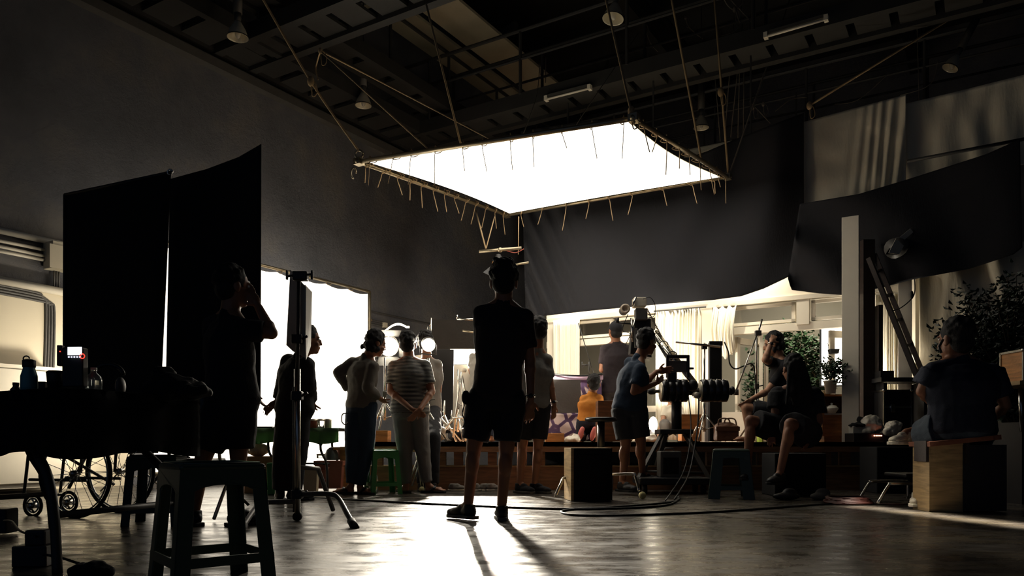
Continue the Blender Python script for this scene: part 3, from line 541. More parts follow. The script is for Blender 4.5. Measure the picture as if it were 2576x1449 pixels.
MB().box(P(2262, 958, 9.2), (.62, .4, .05)).build('top', M_BLACK, t); MB().box(P(2222, 944, 9.2), (.16, .2, .09)).build('box_block', M_BLACK, t)
for x in (2212, 2312): MB().box((X(x, 9.2), 9.2, .88), (.04, .3, .7)).build('leg', M_BLACK, t)
# lamp head on the short pillar
c = P(2262, 622, 9.3); t = thing('floodlight', 'unlit film lamp with barn doors on top of the shorter pillar', 'film lamp', c)
MB().cyl(P(2280, 612, 9.4), P(2250, 625, 9.1), .1, .12).build('housing', M_STEEL2, t, True)
MB().prism([P(2236, 636, 9.0), P(2254, 600, 9.0), P(2274, 618, 9.0), P(2262, 640, 9.0)], (0, .012, 0)).build('lens', M_FOAM, t); MB().prism([P(2262, 598, 9.1), P(2290, 575, 9.1), P(2298, 584, 9.1), P(2272, 606, 9.1)], (0, .012, 0)).build('barn_door', M_FOAM, t)
MB().prism([P(2228, 640, 9.1), P(2238, 624, 9.1), P(2268, 642, 9.1), P(2244, 640, 9.1)], (0, .012, 0)).build('barn_door', M_BLACK, t); MB().cyl(P(2284, 645, 9.35), P(2282, 618, 9.35), .02).build('spigot', M_STEEL, t)
tag(MB().tube(arc([P(2300, 690, 9.25), P(2301, 735, 9.2), P(2290, 755, 9.1), P(2265, 775, 9.0), P(2245, 782, 8.9)]), .006).ell(P(2294, 742, 9.15), (.02, .02, .05)).build('lamp_cable', M_CABLE, None, True), 'black cable with an inline plug hanging at the shorter pillar', 'cable')
# metal-edged case, crates
def flight_case(c, s, lab, m, name='flight_case'):
    t = thing(name, lab, 'case', V(c) - V((0, 0, s[2] / 2))); MB().box(c, s).build('body', m, t, bevel=.004)
    e = MB(); hx, hy, hz_ = (q / 2 for q in s)
    for sx in (-1, 1):
        for sy in (-1, 1): e.box(V(c) + V((sx * hx, sy * hy, 0)), (.018, .018, s[2] + .01))
        for sz in (-1, 1): e.box(V(c) + V((sx * hx, 0, sz * hz_)), (.018, s[1], .018)); 
    for sy in (-1, 1):
        for sz in (-1, 1): e.box(V(c) + V((0, sy * hy, sz * hz_)), (s[0], .018, .018))
    e.build('metal_edging', M_CHROME, t)
    for sx in (-1, 1):
        for sz in (-1, 1): MB().ell(V(c) + V((sx * hx, -hy, sz * hz_)), .02, nu=8, nv=6).build('corner_ball', M_CHROME, t, True)
    l = MB().box(V(c) + V((-hx * .4, -hy - .012, hz_ * .3)), (.05, .02, .09)).build('latch', M_CHROME, t, bevel=.003)
    MB().box(V(c) + V((0, -hy - .004, hz_ * .35)), (s[0], .006, .025)).build('band', M_CHROME, t)
c = P(2575, 925, 6.6); flight_case(c, (.2, .3, .27), 'orange metal-edged case on the dark shelf at the right edge', M_CRATE)
t = thing('dark_rack', 'dark wheeled rack with a worn shelf at the right edge', 'rack', P(2560, 1250, 6.5)); 
MB().box(P(2570, 968, 6.6), (.36, .5, .035)).build('shelf', M_WORN, t); MB().cyl(P(2566, 975, 6.5), P(2570, 1085, 6.5), .016).build('upright', M_CHROME, t, True); MB().box((X(2590, 6.7), 6.75, .35), (.4, .5, .7)).build('body', M_BLACK, t)
flight_case((X(2258, 9.0), 9.15, .835), (.32, .3, .6), 'tall black flight case with metal corners on the platform behind the seated man', M_BLACK)
tag(MB().box((X(2255, 7.9), 8.1, .24), (.4, .4, .48)).build('black_box', M_FELT, bevel=.01), 'black crate on the floor in front of the platform behind the crossed sneaker', 'crate')  # dark box put where the platform front is only in shade
# power distribution unit with small red lights, bags
t = thing('power_unit', 'black power unit with four small glowing red lights on the platform', 'power unit', P(2200, 1110, 8.2)); c = P(2195, 1094, 8.62)
MB().box(c + V((0, .12, -.03)), (.42, .24, .1)).build('housing', M_BLACK, t, bevel=.006)
for k in range(4): MB().box(P(2200 + k * 5.6, 1096, 8.6), (.014, .01, .014)).build('indicator', mat('red indicator', 'ff9a78', .4, emit=6, bump=0, var=0), t)
def bag(name, lab, cat, blobs, m, seed, disp=.05, vox=.012, parts=()):
    mb = MB(); [mb.ell(c_, r_) for c_, r_ in blobs]; o = fuse(mb, name, m, None, vox, 2, disp, TEX2); tag(o, lab, cat); return o
M_BAG = mat('crinkled plastic', 'cfc6b4', .3, bump=.5, bscale=40); M_BAGB = mat('brown leather', '6b4a33', .5, bump=.3)
bag('plastic_bag', 'crumpled pale plastic bag on the platform by the tall pillar', 'bag', [(P(2192, 1070, 8.75), (.13, .1, .12)), (P(2180, 1085, 8.75), (.1, .1, .06))], M_BAG, 1)
bag('plastic_bag', 'crumpled clear plastic bag beside the crossed sneaker', 'bag', [(P(2248, 1072, 8.0), (.08, .08, .06)), (P(2238, 1085, 8.0), (.07, .07, .05))], M_BAG, 2)
tag(MB().box(P(2158, 1088, 8.75), (.16, .12, .15)).build('white_carton', M_FOAM, bevel=.004), 'small pale carton under a dark cloth on the platform', 'carton')
bag('dark_cloth', 'dark folded cloth lying on the small pale carton', 'cloth', [(P(2158, 1070, 8.75), (.11, .08, .03)), (P(2165, 1058, 8.8), (.04, .05, .05))], M_FELT, 3)
t = thing('handbag', 'brown leather bag with looped handles on the platform edge', 'bag', P(1826, 1112, 8.7)); c = P(1826, 1090, 8.75)
o = fuse(MB().box(c, (.25, .16, .17)).ell(c + V((0, 0, .08)), (.13, .07, .05)), 'body', M_BAGB, t, .01, 4, .02, TEX2); MB().box(c + V((0, -.085, .05)), (.27, .012, .05)).build('flap', M_BAGB, t, bevel=.004)
for sx in (-.03, .04): MB().tube(arc([c + V((sx - .07, -.04, .08)), c + V((sx - .05, -.03, .16)), c + V((sx + .05, -.03, .16)), c + V((sx + .07, -.04, .08))], 5), .008).build('handle', M_BAGB, t, True)
tag(MB().box(P(1930, 1098, 9.2), (.12, .2, .02)).box(P(1912, 1104, 9.2), (.02, .2, .09)).box(P(1948, 1104, 9.2), (.02, .2, .09)).build('lime_footstool', mat('lime plastic', 'b9cf5a', .4), bevel=.005), 'small lime plastic footstool between the seated figures', 'footstool')

# ================================================================ stools, boxes on the floor
def plastic_stool(cx, cy, rz, h, top, base, m, lab, thick=1.0, group='plastic stools'):
    t = thing('plastic_stool', lab, 'stool', (cx, cy, 0), group); R = Matrix.Rotation(rz, 3, 'Z'); c = V((cx, cy, 0))
    def pt(x, y, z): return c + R @ V((x, y, z))
    ht = top / 2; hb_ = base / 2
    s_ = MB().box(c + V((0, 0, h - .012)), (top, top, .024), R=R); s_.build('seat', m, t, bevel=.012)
    r_ = MB()
    for q in range(4):
        Rq = R @ Matrix.Rotation(q * math.pi / 2, 3, 'Z')
        lg = MB(); w0 = top * .17 * thick; w1 = base * .15 * thick
        def L(x, y, z): return c + Rq @ V((x, y, z))
        k = ht - .004; kb = hb_
        lg.prism([L(k, k, h - .02), L(k - w0, k, h - .02), L(kb - w1, kb, 0), L(kb, kb, 0)], Rq @ V((0, -.006, 0)))
        lg.prism([L(k, k, h - .02), L(kb, kb, 0), L(kb, kb - w1, 0), L(k, k - w0, h - .02)], Rq @ V((-.006, 0, 0)))
        lg.build('leg', m, t, bevel=.002)
        def side(z): f = z / h; return kb + (k - kb) * f
        a_ = MB().prism([L(-side(h - .02), side(h - .02), h - .02), L(side(h - .02), side(h - .02), h - .02), L(side(h - .1), side(h - .1), h - .1)] + [L(side(h - .1) * math.cos(i * math.pi / 8) * .72, side(h - .1), h - .11 + .035 * math.sin(i * math.pi / 8)) for i in range(9)] + [L(-side(h - .1), side(h - .1), h - .1)], Rq @ V((0, -.006, 0)))
        a_.build('apron', m, t)
        z = h * .26; MB().prism([L(-side(z), side(z), z), L(side(z), side(z), z), L(side(z - .03), side(z - .03), z - .035), L(-side(z - .03), side(z - .03), z - .035)], Rq @ V((0, -.006, 0))).build('stretcher', m, t)
    MB().tube([pt(x, y, h + .001) for x, y in ((-ht + .02, -ht + .02), (ht - .02, -ht + .02), (ht - .02, ht - .02), (-ht + .02, ht - .02), (-ht + .02, -ht + .02))], .006, 6).build('rim', m, t, True); return t
plastic_stool(X(532, 2.92), 2.92, math.radians(38), .45, .31, .37, M_DGREEN, 'dark green plastic stool close to the camera at left')
plastic_stool(X(963, 7.9), 7.9, math.radians(24), .45, .27, .33, M_GREENP, 'bright green plastic stool between the jeans man and striped man')
plastic_stool(X(1842, 7.25), 7.3, math.radians(-14), .46, .33, .42, M_DGREEN, 'dark green plastic stool in front of the platform, right of the crane tripod', 1.7)
plastic_stool(X(340, 4.7), 5.0, math.radians(10), .44, .3, .35, M_DGREEN, 'dark plastic stool half hidden under the black covered table')
t = thing('speaker_box', 'black fronted pale sided box standing on the floor near the centre', 'box', (X(1478, 6.9), 7.0, 0)); c = V((X(1482, 6.85), 7.02, .24))
MB().box(c, (.37, .3, .475), math.radians(8)).build('cabinet', M_WORN, t, bevel=.004); R = Matrix.Rotation(math.radians(8), 3, 'Z'); MB().box(c + R @ V((.015, -.155, 0)), (.35, .02, .47), R=R).build('front_panel', M_FELT, t); MB().box(c + R @ V((.015, -.168, 0)), (.25, .01, .36), R=R).build('grille', M_FELT, t, bevel=.004)
c = V((X(2384, 5.9), 6.0, .26)); t = thing('plywood_box_seat', 'worn plywood box the big man sits on', 'box', (c.x, c.y, 0)); R = Matrix.Rotation(math.radians(30), 3, 'Z')
R = Matrix.Rotation(math.radians(-4), 3, 'Z'); c = V((X(2386, 5.8), 5.95, .26))
MB().box(c, (.25, .28, .52), R=R).build('carcass', M_WORN, t, bevel=.003)
c2 = V((X(2480, 5.8), 6.0, .26)); MB().box(c2, (.32, .42, .5), R=R).build('dark_carcass', M_BLACK, t); MB().box(c + R @ V((.12, 0, .28)), (.52, .36, .035), R=R @ Matrix.Rotation(math.radians(-6), 3, 'Y')).build('seat_board', mat('rusty board', '7d4a33', .8), t); MB().box(c + R @ V((-.135, -.03, .2)), (.02, .2, .16), R=R).build('side_batten', M_DARKWOOD, t); MB().box(c + R @ V((.14, -.16, .19)), (.025, .03, .17), R=R).build('side_batten', M_DARKWOOD, t)

# ================================================================ black flags at left
def flag(lab, pts_top, pts_bot, name='black_flag'):
    t = thing(name, lab, 'flag', P(pts_bot[0][0], pts_bot[0][1], pts_bot[0][2]))
    n = len(pts_top) - 1
    def fn(u, v):
        i = min(int(u * n), n - 1); f = u * n - i
        a_ = V(pts_top[i]).lerp(V(pts_top[i + 1]), f); b_ = V(pts_bot[i]).lerp(V(pts_bot[i + 1]), f)
        return P(*b_).lerp(P(*a_), v)
    MB().grid(fn, n * 5, 12, (0, .008, 0)).build('cloth', M_FELT, t, True)
    return t
fl = flag('left large black cloth flag behind the covered table', [(163, 492, 6.3), (300, 464, 6.02), (430, 435, 5.77)], [(161, 1140, 6.3), (285, 1140, 6.02), (397, 1140, 5.77)])
MB().cyl(P(163, 490, 6.3), P(432, 433, 5.77), .012).build('top_bar', M_STEEL, fl, True); MB().cyl(P(163, 490, 6.3), P(161, 1140, 6.3), .012).build('side_bar', M_STEEL, fl, True); MB().tube([P(428, 433, 5.77) + V((.02 * math.cos(i * .6), 0, .02 * math.sin(i * .6))) for i in range(9)], .006).build('hanging_ring', M_CHROME, fl, True)
fl = flag('right taller black cloth flag with a curved top edge behind the tall man', [(428, 450, 5.75), (520, 425, 5.6), (600, 395, 5.4), (657, 362, 5.2)], [(413, 1130, 5.75), (500, 1130, 5.6), (590, 1130, 5.4), (655, 1000, 5.2)])
st = thing('flag_stand', 'thin dark stand holding the black flags', 'stand', (X(470, 6.2), 6.2, 0))
MB().cyl((X(470, 6.2), 6.2, .2), (X(470, 6.2), 6.2, 2.3), .014).build('pole', M_STEEL, st, True)
for a in (0, 2.1, 4.2): MB().tube([(X(470, 6.2), 6.2, .5), (X(470, 6.2) + .1 * math.cos(a), 6.2 + .1 * math.sin(a), .42), (X(470, 6.2) + .5 * math.cos(a), 6.2 + .5 * math.sin(a), .02)], .012).build('leg', M_STEEL, st, True)

# ================================================================ covered folding table and clutter at left
tc = V((-1.66, 3.4, 0)); e1 = V((-.847, .53, 0)); e2 = V((.3, .954, 0)).normalized(); RT = Matrix((e1, e2, V((0, 0, 1)))).transposed(); RT = Matrix.Rotation(math.atan2(e1.y, e1.x), 3, 'Z')
t = thing('folding_table', 'long folding table under a black cloth at the left edge', 'table', tc)
def TP(a, b, z): return tc + e1 * a + e2 * b + V((0, 0, z))
MB().prism([TP(0, -.38, .715), TP(2.2, -.38, .715), TP(2.2, .38, .715), TP(0, .38, .715)], (0, 0, .025)).build('top', M_BLACK, t)
def leg(pts, lab=None): MB().tube(arc(pts, 6), .02, 10).build('leg', M_STEEL, t, True)
for s_, in ((-1,), (1,)):
    leg([TP(.38, s_ * .3, .71), TP(.36, s_ * .3, .52), TP(.2, s_ * .33, .38), TP(.12, s_ * .35, .22), TP(.08, s_ * .36, 0)])
    leg([TP(1.5, s_ * .3, .71), TP(1.48, s_ * .3, .5), TP(1.36, s_ * .33, .34), TP(1.32, s_ * .35, .2), TP(1.3, s_ * .36, 0)])
for a_ in (.13, 1.33): MB().cyl(TP(a_, -.34, .23), TP(a_, .34, .23), .014).build('crossbar', M_STEEL, t, True)
MB().cyl(TP(.36, 0, .5), TP(1.2, 0, .7), .012).build('brace', M_STEEL, t, True)
cl = MB()
def drop(u, v): # skirt around near side and right end
    L_ = 2.2 + .78; s_ = u * L_; w_ = .012 * math.sin(s_ * 23)
    a, b = (2.2 - s_, -.395 + w_) if s_ < 2.2 else (-.015 + w_, -.395 + (s_ - 2.2))
    return TP(a, b, .745 - (1 - v) * (.27 + .015 * math.sin(s_ * 9)))
cl.grid(drop, 90, 6, (0, 0, .002)); cl.prism([TP(-.015, -.395, .742), TP(2.2, -.395, .742), TP(2.2, .395, .742), TP(-.015, .395, .742)], (0, 0, .005))
tag(cl.build('tablecloth', M_FELT, None, True), 'black cloth draped over the long table at left', 'tablecloth')
def bottle(px, py, d, prof, m, lab, cap=None, capm=M_BLACK, name='bottle'):
    c = P(px, py, d); c.z = .747; t = thing(name, lab, 'bottle', c); MB().lathe(c, prof).build('body', m, t, True)
    if cap: MB().lathe(c, cap).build('cap', capm, t, True)
    return t, c
bb, c = bottle(73, 975, 3.45, [(0, 0), (.032, 0), (.035, .03), (.034, .08), (.025, .11), (.023, .125)], M_TEAL, 'teal sports bottle with dark cap on the covered table', [(.025, .118), (.027, .122), (.027, .15), (.014, .155), (0, .155)])
MB().tube([c + V((-.012 + .014 * math.cos(i * .5), 0, .158 + .012 * math.sin(i * .5))) for i in range(12)], .003).build('carry_loop', M_BLACK, bb, True)
bottle(40, 975, 3.6, [(0, 0), (.022, 0), (.024, .03), (.013, .042), (.013, .05)], mat('dark amber glass', '2a1c12', .1, bump=0), 'small dark jar beside the teal bottle', [(.014, .05), (.014, .062), (0, .062)], name='jar')
bottle(236, 975, 3.35, [(0, 0), (.032, 0), (.033, .05), (.03, .068), (.012, .085), (.012, .098)], M_CLEAR, 'clear plastic water bottle on the covered table', [(.013, .098), (.013, .108), (0, .108)], M_WHITE)
tc2 = thing('drink_tumbler', 'black tumbler between the teal bottle and glowing screen', 'cup', V((X(140, 3.5), 3.5, .747))); MB().lathe((X(140, 3.5), 3.5, .747), [(0, 0), (.03, 0), (.038, .095), (.036, .1), (.03, .103), (0, .103)]).build('body', M_BLACK, tc2, True)
MB().lathe((X(140, 3.5), 3.5, .747), [(.038, .096), (.04, .1), (.03, .108), (0, .11)]).build('lid', M_BLACK, tc2, True)
tag(MB().box((X(104, 3.6), 3.6, .78), (.05, .05, .065), .2).build('small_box', M_BLACK, bevel=.003), 'small dark box right of the teal bottle', 'box')
d = 3.3; t = thing('handheld_monitor', 'small upright monitor with a glowing white screen and red ringed dial', 'monitor', V((X(185, d), d, .747)))
MB().box(P(189, 925, d), (.095, .04, .17), -.1).build('body', M_BLACK, t, bevel=.006); MB().box(P(188, 883, d - .024), (.062, .004, .034), -.1).build('screen', mat('white screen', 'f4f6ff', .3, emit=3, bump=0, var=0), t)
for k in range(5): MB().ell(P(173 + k * 7, 898, d - .03), (.0045, .003, .0035), nu=8, nv=6).build('button', mat('lit button', 'e8e8ff', .3, emit=1.2, bump=0, var=0), t, True)
MB().tube([P(207, 896, d - .03) + V((.01 * math.cos(i * .55), 0, .01 * math.sin(i * .55))) for i in range(13)], .002).build('dial_ring', mat('red ring', 'ff3a2a', .3, emit=2.5, bump=0, var=0), t, True)
MB().box(P(153, 895, d + .03), (.022, .03, .09), .1).build('side_grip', M_BLACK, t, bevel=.004); MB().ell(P(151, 884, d), .003, nu=8, nv=6).build('red_light', mat('red ring', 'ff3a2a'), t)
t = thing('headphones', 'dark rounded headphones lying behind the clear bottle', 'headphones', V((X(270, 3.6), 3.6, .747))); c = V((X(270, 3.6), 3.6, .80))
MB().tube([c + V((.07 * math.cos(i * .3), .01, .045 + .05 * math.sin(i * .3))) for i in range(11)], .01).build('headband', M_BLACK, t, True); MB().ell(c + V((.062, 0, -.01)), (.02, .035, .045)).build('ear_cup', M_STEEL2, t, True); MB().ell(c + V((-.062, 0, -.01)), (.02, .035, .045)).build('ear_cup', M_STEEL2, t, True)
bag('crumpled_bag', 'dark crumpled cloth bag on the covered table', 'bag', [(P(430, 975, 3.55), (.13, .1, .06)), (P(490, 985, 3.5), (.08, .08, .04)), (P(410, 950, 3.6), (.06, .06, .05))], M_FELT, 4, .05)
# folding chair with rounded back beyond the table
d = 5.15; s_ = F / d; t = thing('folding_chair', 'black padded folding chair with chrome crossed legs left of the near stool', 'chair', V((X(470, d), d, 0)))
fuse(MB().box(P(490, 1052, d), (.35, .04, .28)), 'backrest', mat('black vinyl', '17181a', .35), t, .012, 5); MB().box(P(480, 1160, d + .22), (.36, .38, .04)).build('seat', mat('black vinyl', '17181a'), t, bevel=.015)
for sx in (-.17, .17):
    c = V((X(482, d) + sx, d, 0)); MB().tube([c + V((0, -.02, .7)), c + V((0, .05, .42)), c + V((0, .38, .02))], .012).build('leg', M_CHROME, t, True); MB().tube([c + V((0, .36, .42)), c + V((0, -.05, .02))], .012).build('leg', M_CHROME, t, True)
# wheelchair
def wheel(mb_t, c, ax, r, spokes=18, name='wheel', tyre=.014):
    ax = V(ax).normalized(); x = ax.orthogonal().normalized(); y = ax.cross(x); c = V(c)
    w_ = MB().tube([c + (x * math.cos(i * math.pi / 18) + y * math.sin(i * math.pi / 18)) * r for i in range(37)], tyre, 8).build(name, M_RUBBER, mb_t, True)
    MB().tube([c + (x * math.cos(i * math.pi / 18) + y * math.sin(i * math.pi / 18)) * (r - .025) for i in range(37)], .006, 6).build('rim', M_CHROME, w_, True)
    m = MB().cyl(c - ax * .03, c + ax * .03, .022)
    for k in range(spokes): a_ = k * 2 * math.pi / spokes; m.cyl(c + ax * (.025 if k % 2 else -.025), c + (x * math.cos(a_) + y * math.sin(a_)) * (r - .02), .0022 if r > .15 else .008, n=5)
    m.build('spokes', M_CHROME, w_, True)
t = thing('wheelchair', 'folding wheelchair with spoked wheels parked beyond the covered table', 'wheelchair', V((X(210, 5.5), 5.5, 0)))
cA = V((X(178, 5.3), 5.35, .31)); cB = V((X(275, 5.6), 5.75, .31)); ax = (cB - cA).normalized(); wheel(t, cA, ax, .3); wheel(t, cB, ax, .3)
fw = V((0, 0, 1)).cross(ax).normalized()
if fw.x > 0: fw = -fw
for c in (cA, cB):
    m = MB(); q = c + ax * (.05 if c is cA else -.05)
    for a_, b_ in (((-.05, .62), (.0, .0)), ((-.05, .2), (.45, .2)), ((.45, .2), (.5, -.16)), ((-.05, -.05), (.45, -.05)), ((-.05, .45), (.35, .42)), ((.35, .42), (.36, .2))): m.tube([q + fw * a_[0] + V((0, 0, a_[1])), q + fw * b_[0] + V((0, 0, b_[1]))], .011)
    m.build('side_frame', M_STEEL2, t, True); wheel(t, q + fw * .42 + V((0, 0, -.235)), ax, .075, 6, 'caster', .012)
    MB().box(q + fw * .56 + V((0, 0, -.18)), (.12, .14, .015), .5).build('footrest', M_BLACK, t)
MB().cyl(cA + fw * .05 + V((0, 0, -.1)), cB + fw * .25 + V((0, 0, .2)), .011).cyl(cB + fw * .05 + V((0, 0, -.1)), cA + fw * .25 + V((0, 0, .2)), .011).build('cross_brace', M_STEEL2, t, True)
MB().prism([cA + V((0, 0, .2)), cB + V((0, 0, .2)), cB + fw * .42 + V((0, 0, .2)), cA + fw * .42 + V((0, 0, .2))], (0, 0, .02)).build('seat', M_BLACK, t); MB().prism([cA + V((0, 0, .22)), cB + V((0, 0, .22)), cB + V((0, 0, .58)), cA + V((0, 0, .58))], fw * -.015).build('backrest', M_BLACK, t)
# clutter on the floor
d = 3.25; t = thing('power_transformer', 'dark square transformer block on the floor at lower left', 'transformer', V((X(72, d), d, 0)))
MB().box((X(72, d), d + .05, .045), (.14, .12, .09), .1).build('base', M_BLACK, t, bevel=.006); MB().box((X(80, d), d + .05, .12), (.085, .08, .07), .1).build('top_block', M_BLACK, t, bevel=.01)
tag(MB().tube(arc([P(110, 1395, 3.25), P(150, 1402, 3.2), P(200, 1418, 3.1)] + []), .006).tube(arc([P(90, 1350, 3.25), P(50, 1335, 3.4), P(30, 1312, 3.7), P(10, 1310, 3.9)]), .005).build('floor_cable', M_CABLE, None, True), 'short cable around the dark transformer block', 'cable')
bag('crumpled_gloves', 'dark crumpled gloves lying on the floor by the table leg', 'gloves', [((X(205, 3.0), 3.0, .025), (.05, .04, .03)), ((X(235, 2.95), 2.98, .03), (.06, .05, .035)), ((X(190, 3.0), 3.02, .03), (.02, .05, .02))], M_FELT, 5, .03, .006)
tag(MB().box((X(5, 4.4), 4.4, .08), (.12, .12, .14)).build('small_crate', M_BLACK, bevel=.01), 'small dark crate on the floor at the left edge', 'crate')
# roller stand with the grey board
d = 5.15; x = X(748, d); t = thing('light_stand', 'heavy chrome light stand with curved feet left of centre', 'light stand', (x, d, 0)); c = V((x, d, 0))
MB().cyl(c + V((0, 0, .05)), c + V((0, 0, 1.02)), .022).build('lower_tube', M_CHROME, t, True); MB().cyl(c + V((0, 0, .98)), c + V((.01, 0, 1.66)), .012).build('upper_tube', M_STEEL, t, True)
MB().cyl(c + V((-.022, -.0, .06)), c + V((-.022, 0, .9)), .009).build('side_tube', M_STEEL2, t, True)
for z in (.18, .84, 1.22): k_ = MB().box(c + V((0, 0, z)), (.07, .06, .06)).build('collar', M_BLACK, t, bevel=.006); MB().cyl(c + V((.03, 0, z)), c + V((.07, -.01, z + .02)), .009).build('locking_knob', M_BLACK, k_, True)
for pts in ([(758, 1243, 5.15), (830, 1243, 5.05), (852, 1255, 5.0), (872, 1290, 4.85), (893, 1328, 4.72)], [(742, 1262, 5.1), (665, 1264, 5.0), (645, 1275, 4.9), (604, 1336, 4.55)]):
    l_ = MB().tube(arc([P(*q) for q in pts], 5), .017, 10).build('foot', M_STEEL2, t, True); e = P(*pts[-1]); e0 = P(*pts[-2]); dr = (e - e0).normalized(); MB().cyl(e - dr * .08, e + dr * .01, .026).build('rubber_cap', M_RUBBER, l_, True)
MB().tube([c + V((0, .02, .36)), c + V((.05, .35, .34)), c + V((.1, .6, .02))], .017).build('foot', M_STEEL2, t, True)
MB().cyl(c + V((0, -.015, .03)), c + V((0, .015, .03)), .03).build('caster', M_RUBBER, t, True)
MB().box(P(756, 695, 5.12), (.1, .06, .06)).build('grip_head', M_BLACK, t, bevel=.008); MB().cyl(P(722, 695, 5.1), P(785, 690, 5.1), .008).build('grip_handle', M_BLACK, t, True)
for px in (722, 785): MB().box(P(px, 692, 5.1), (.014, .02, .062)).build('wing_nut', M_BLACK, t, bevel=.004)
t = thing('grey_board', 'folded grey board clamped on the chrome light stand', 'board', P(750, 800, 5.2))
MB().prism([P(730, 678, 5.25), P(748, 700, 5.2), P(770, 722, 5.17), P(768, 900, 5.17), P(737, 884, 5.25), P(720, 868, 5.3)], (0, .008, 0)).build('left_leaf', M_FOAM, t); MB().prism([P(766, 716, 5.17), P(783, 734, 5.35), P(780, 870, 5.35), P(768, 905, 5.17)], (.004, .008, 0)).build('right_leaf', M_FOAM, t)

# ================================================================ table with green cloth and bins
d = 7.9; s_ = F / d
t = thing('catering_table', 'folding table with green cloth behind the stand', 'table', V((X(735, d), 8.1, 0)))
x0, x1 = X(628, d), X(846, d); ztop = HC + (YH - 1078) / s_
MB().box(((x0 + x1) / 2, 8.25, ztop - .012), (x1 - x0, .6, .02)).build('top', M_BLACK, t)
for xx in (x1 - .15, x0 + .2):
    for yy in (7.98, 8.5): MB().tube(arc([(xx - .03, yy, ztop), (xx - .03, yy, .45), (xx + .03, yy, .3), (xx + .04, yy, .01)], 4), .013).build('leg', M_STEEL, t, True)
    MB().cyl((xx, 7.98, .3), (xx, 8.5, .3), .01).build('crossbar', M_STEEL, t, True)
MB().cyl((x1 - .15, 8.2, .3), (x0 + .2, 8.2, .3), .01).build('long_crossbar', M_STEEL, t, True); MB().cyl((x1 - .17, 8.0, .5), (x1 - .6, 8.0, ztop), .009).build('brace', M_STEEL, t, True)
def gc(u, v):
    x = x0 - .02 + (x1 - x0 + .04) * u
    if v < .5: return V((x, 7.93 + .012 * math.sin(u * 30), ztop - .15 * (1 - v * 2) - .01 * math.sin(u * 17)))
    return V((x, 7.93 + (v - .5) * 2 * .64, ztop + .003))
tag(MB().grid(gc, 60, 8, (0, 0, .004)).build('green_tablecloth', mat('green cloth', '6a8f63', .8), None, True), 'green cloth draped over the catering table', 'tablecloth')
for i, (px, w_, m_, lb) in enumerate(((786, .045, mat('orange tin', 'b0644a', .4), 'orange tin on the green covered table'), (806, .036, M_CLEAR, 'clear jar in the middle of the green covered table'), (824, .036, M_ALU, 'metal canister at the right of the green covered table'))):
    c = V((X(px, 8.0), 8.02, ztop + .006)); tt = thing('canister', lb, 'tin', c); MB().lathe(c, [(0, 0), (w_, 0), (w_, .085), (w_ * .95, .09), (0, .09)]).build('body', m_, tt, True); MB().lathe(c, [(w_ * 1.03, .075), (w_ * 1.03, .095), (0, .097)]).build('lid', M_ALU, tt, True)
tag(MB().box((X(650, 8), 8.1, ztop + .012), (.3, .25, .02)).build('serving_tray', M_STEEL), 'dark tray at the left of the green covered table', 'tray')
t = thing('cardboard_box', 'open tan cardboard box under the green table', 'box', V((X(655, 8.0), 8.0, 0))); c = V((X(655, 8), 8.1, .19)); MB().box(c, (.34, .3, .38)).build('body', mat('cardboard', 'b08a5e', .85), t); MB().prism([c + V((.17, -.15, .19)), c + V((.17, .15, .19)), c + V((.25, .15, .1)), c + V((.25, -.15, .1))], (.003, 0, .003)).build('flap', mat('cardboard', 'b08a5e'), t)
bag('plastic_bag', 'crumpled plastic bag on top of the cardboard box', 'bag', [(V((X(645, 8), 8.05, .45)), (.12, .1, .07))], mat('thin plastic', 'b9a48c', .35, bump=.4), 6)
tag(MB().prism([(X(672, 7.7), 7.7, 0), (X(690, 7.7), 7.7, 0), (X(692, 7.7), 7.7, .32), (X(670, 7.7), 7.7, .32)], (0, .2, 0)).build('green_carrier_bag', M_GREENP, bevel=.01), 'green carrier bag standing on the floor by the cardboard box', 'bag')
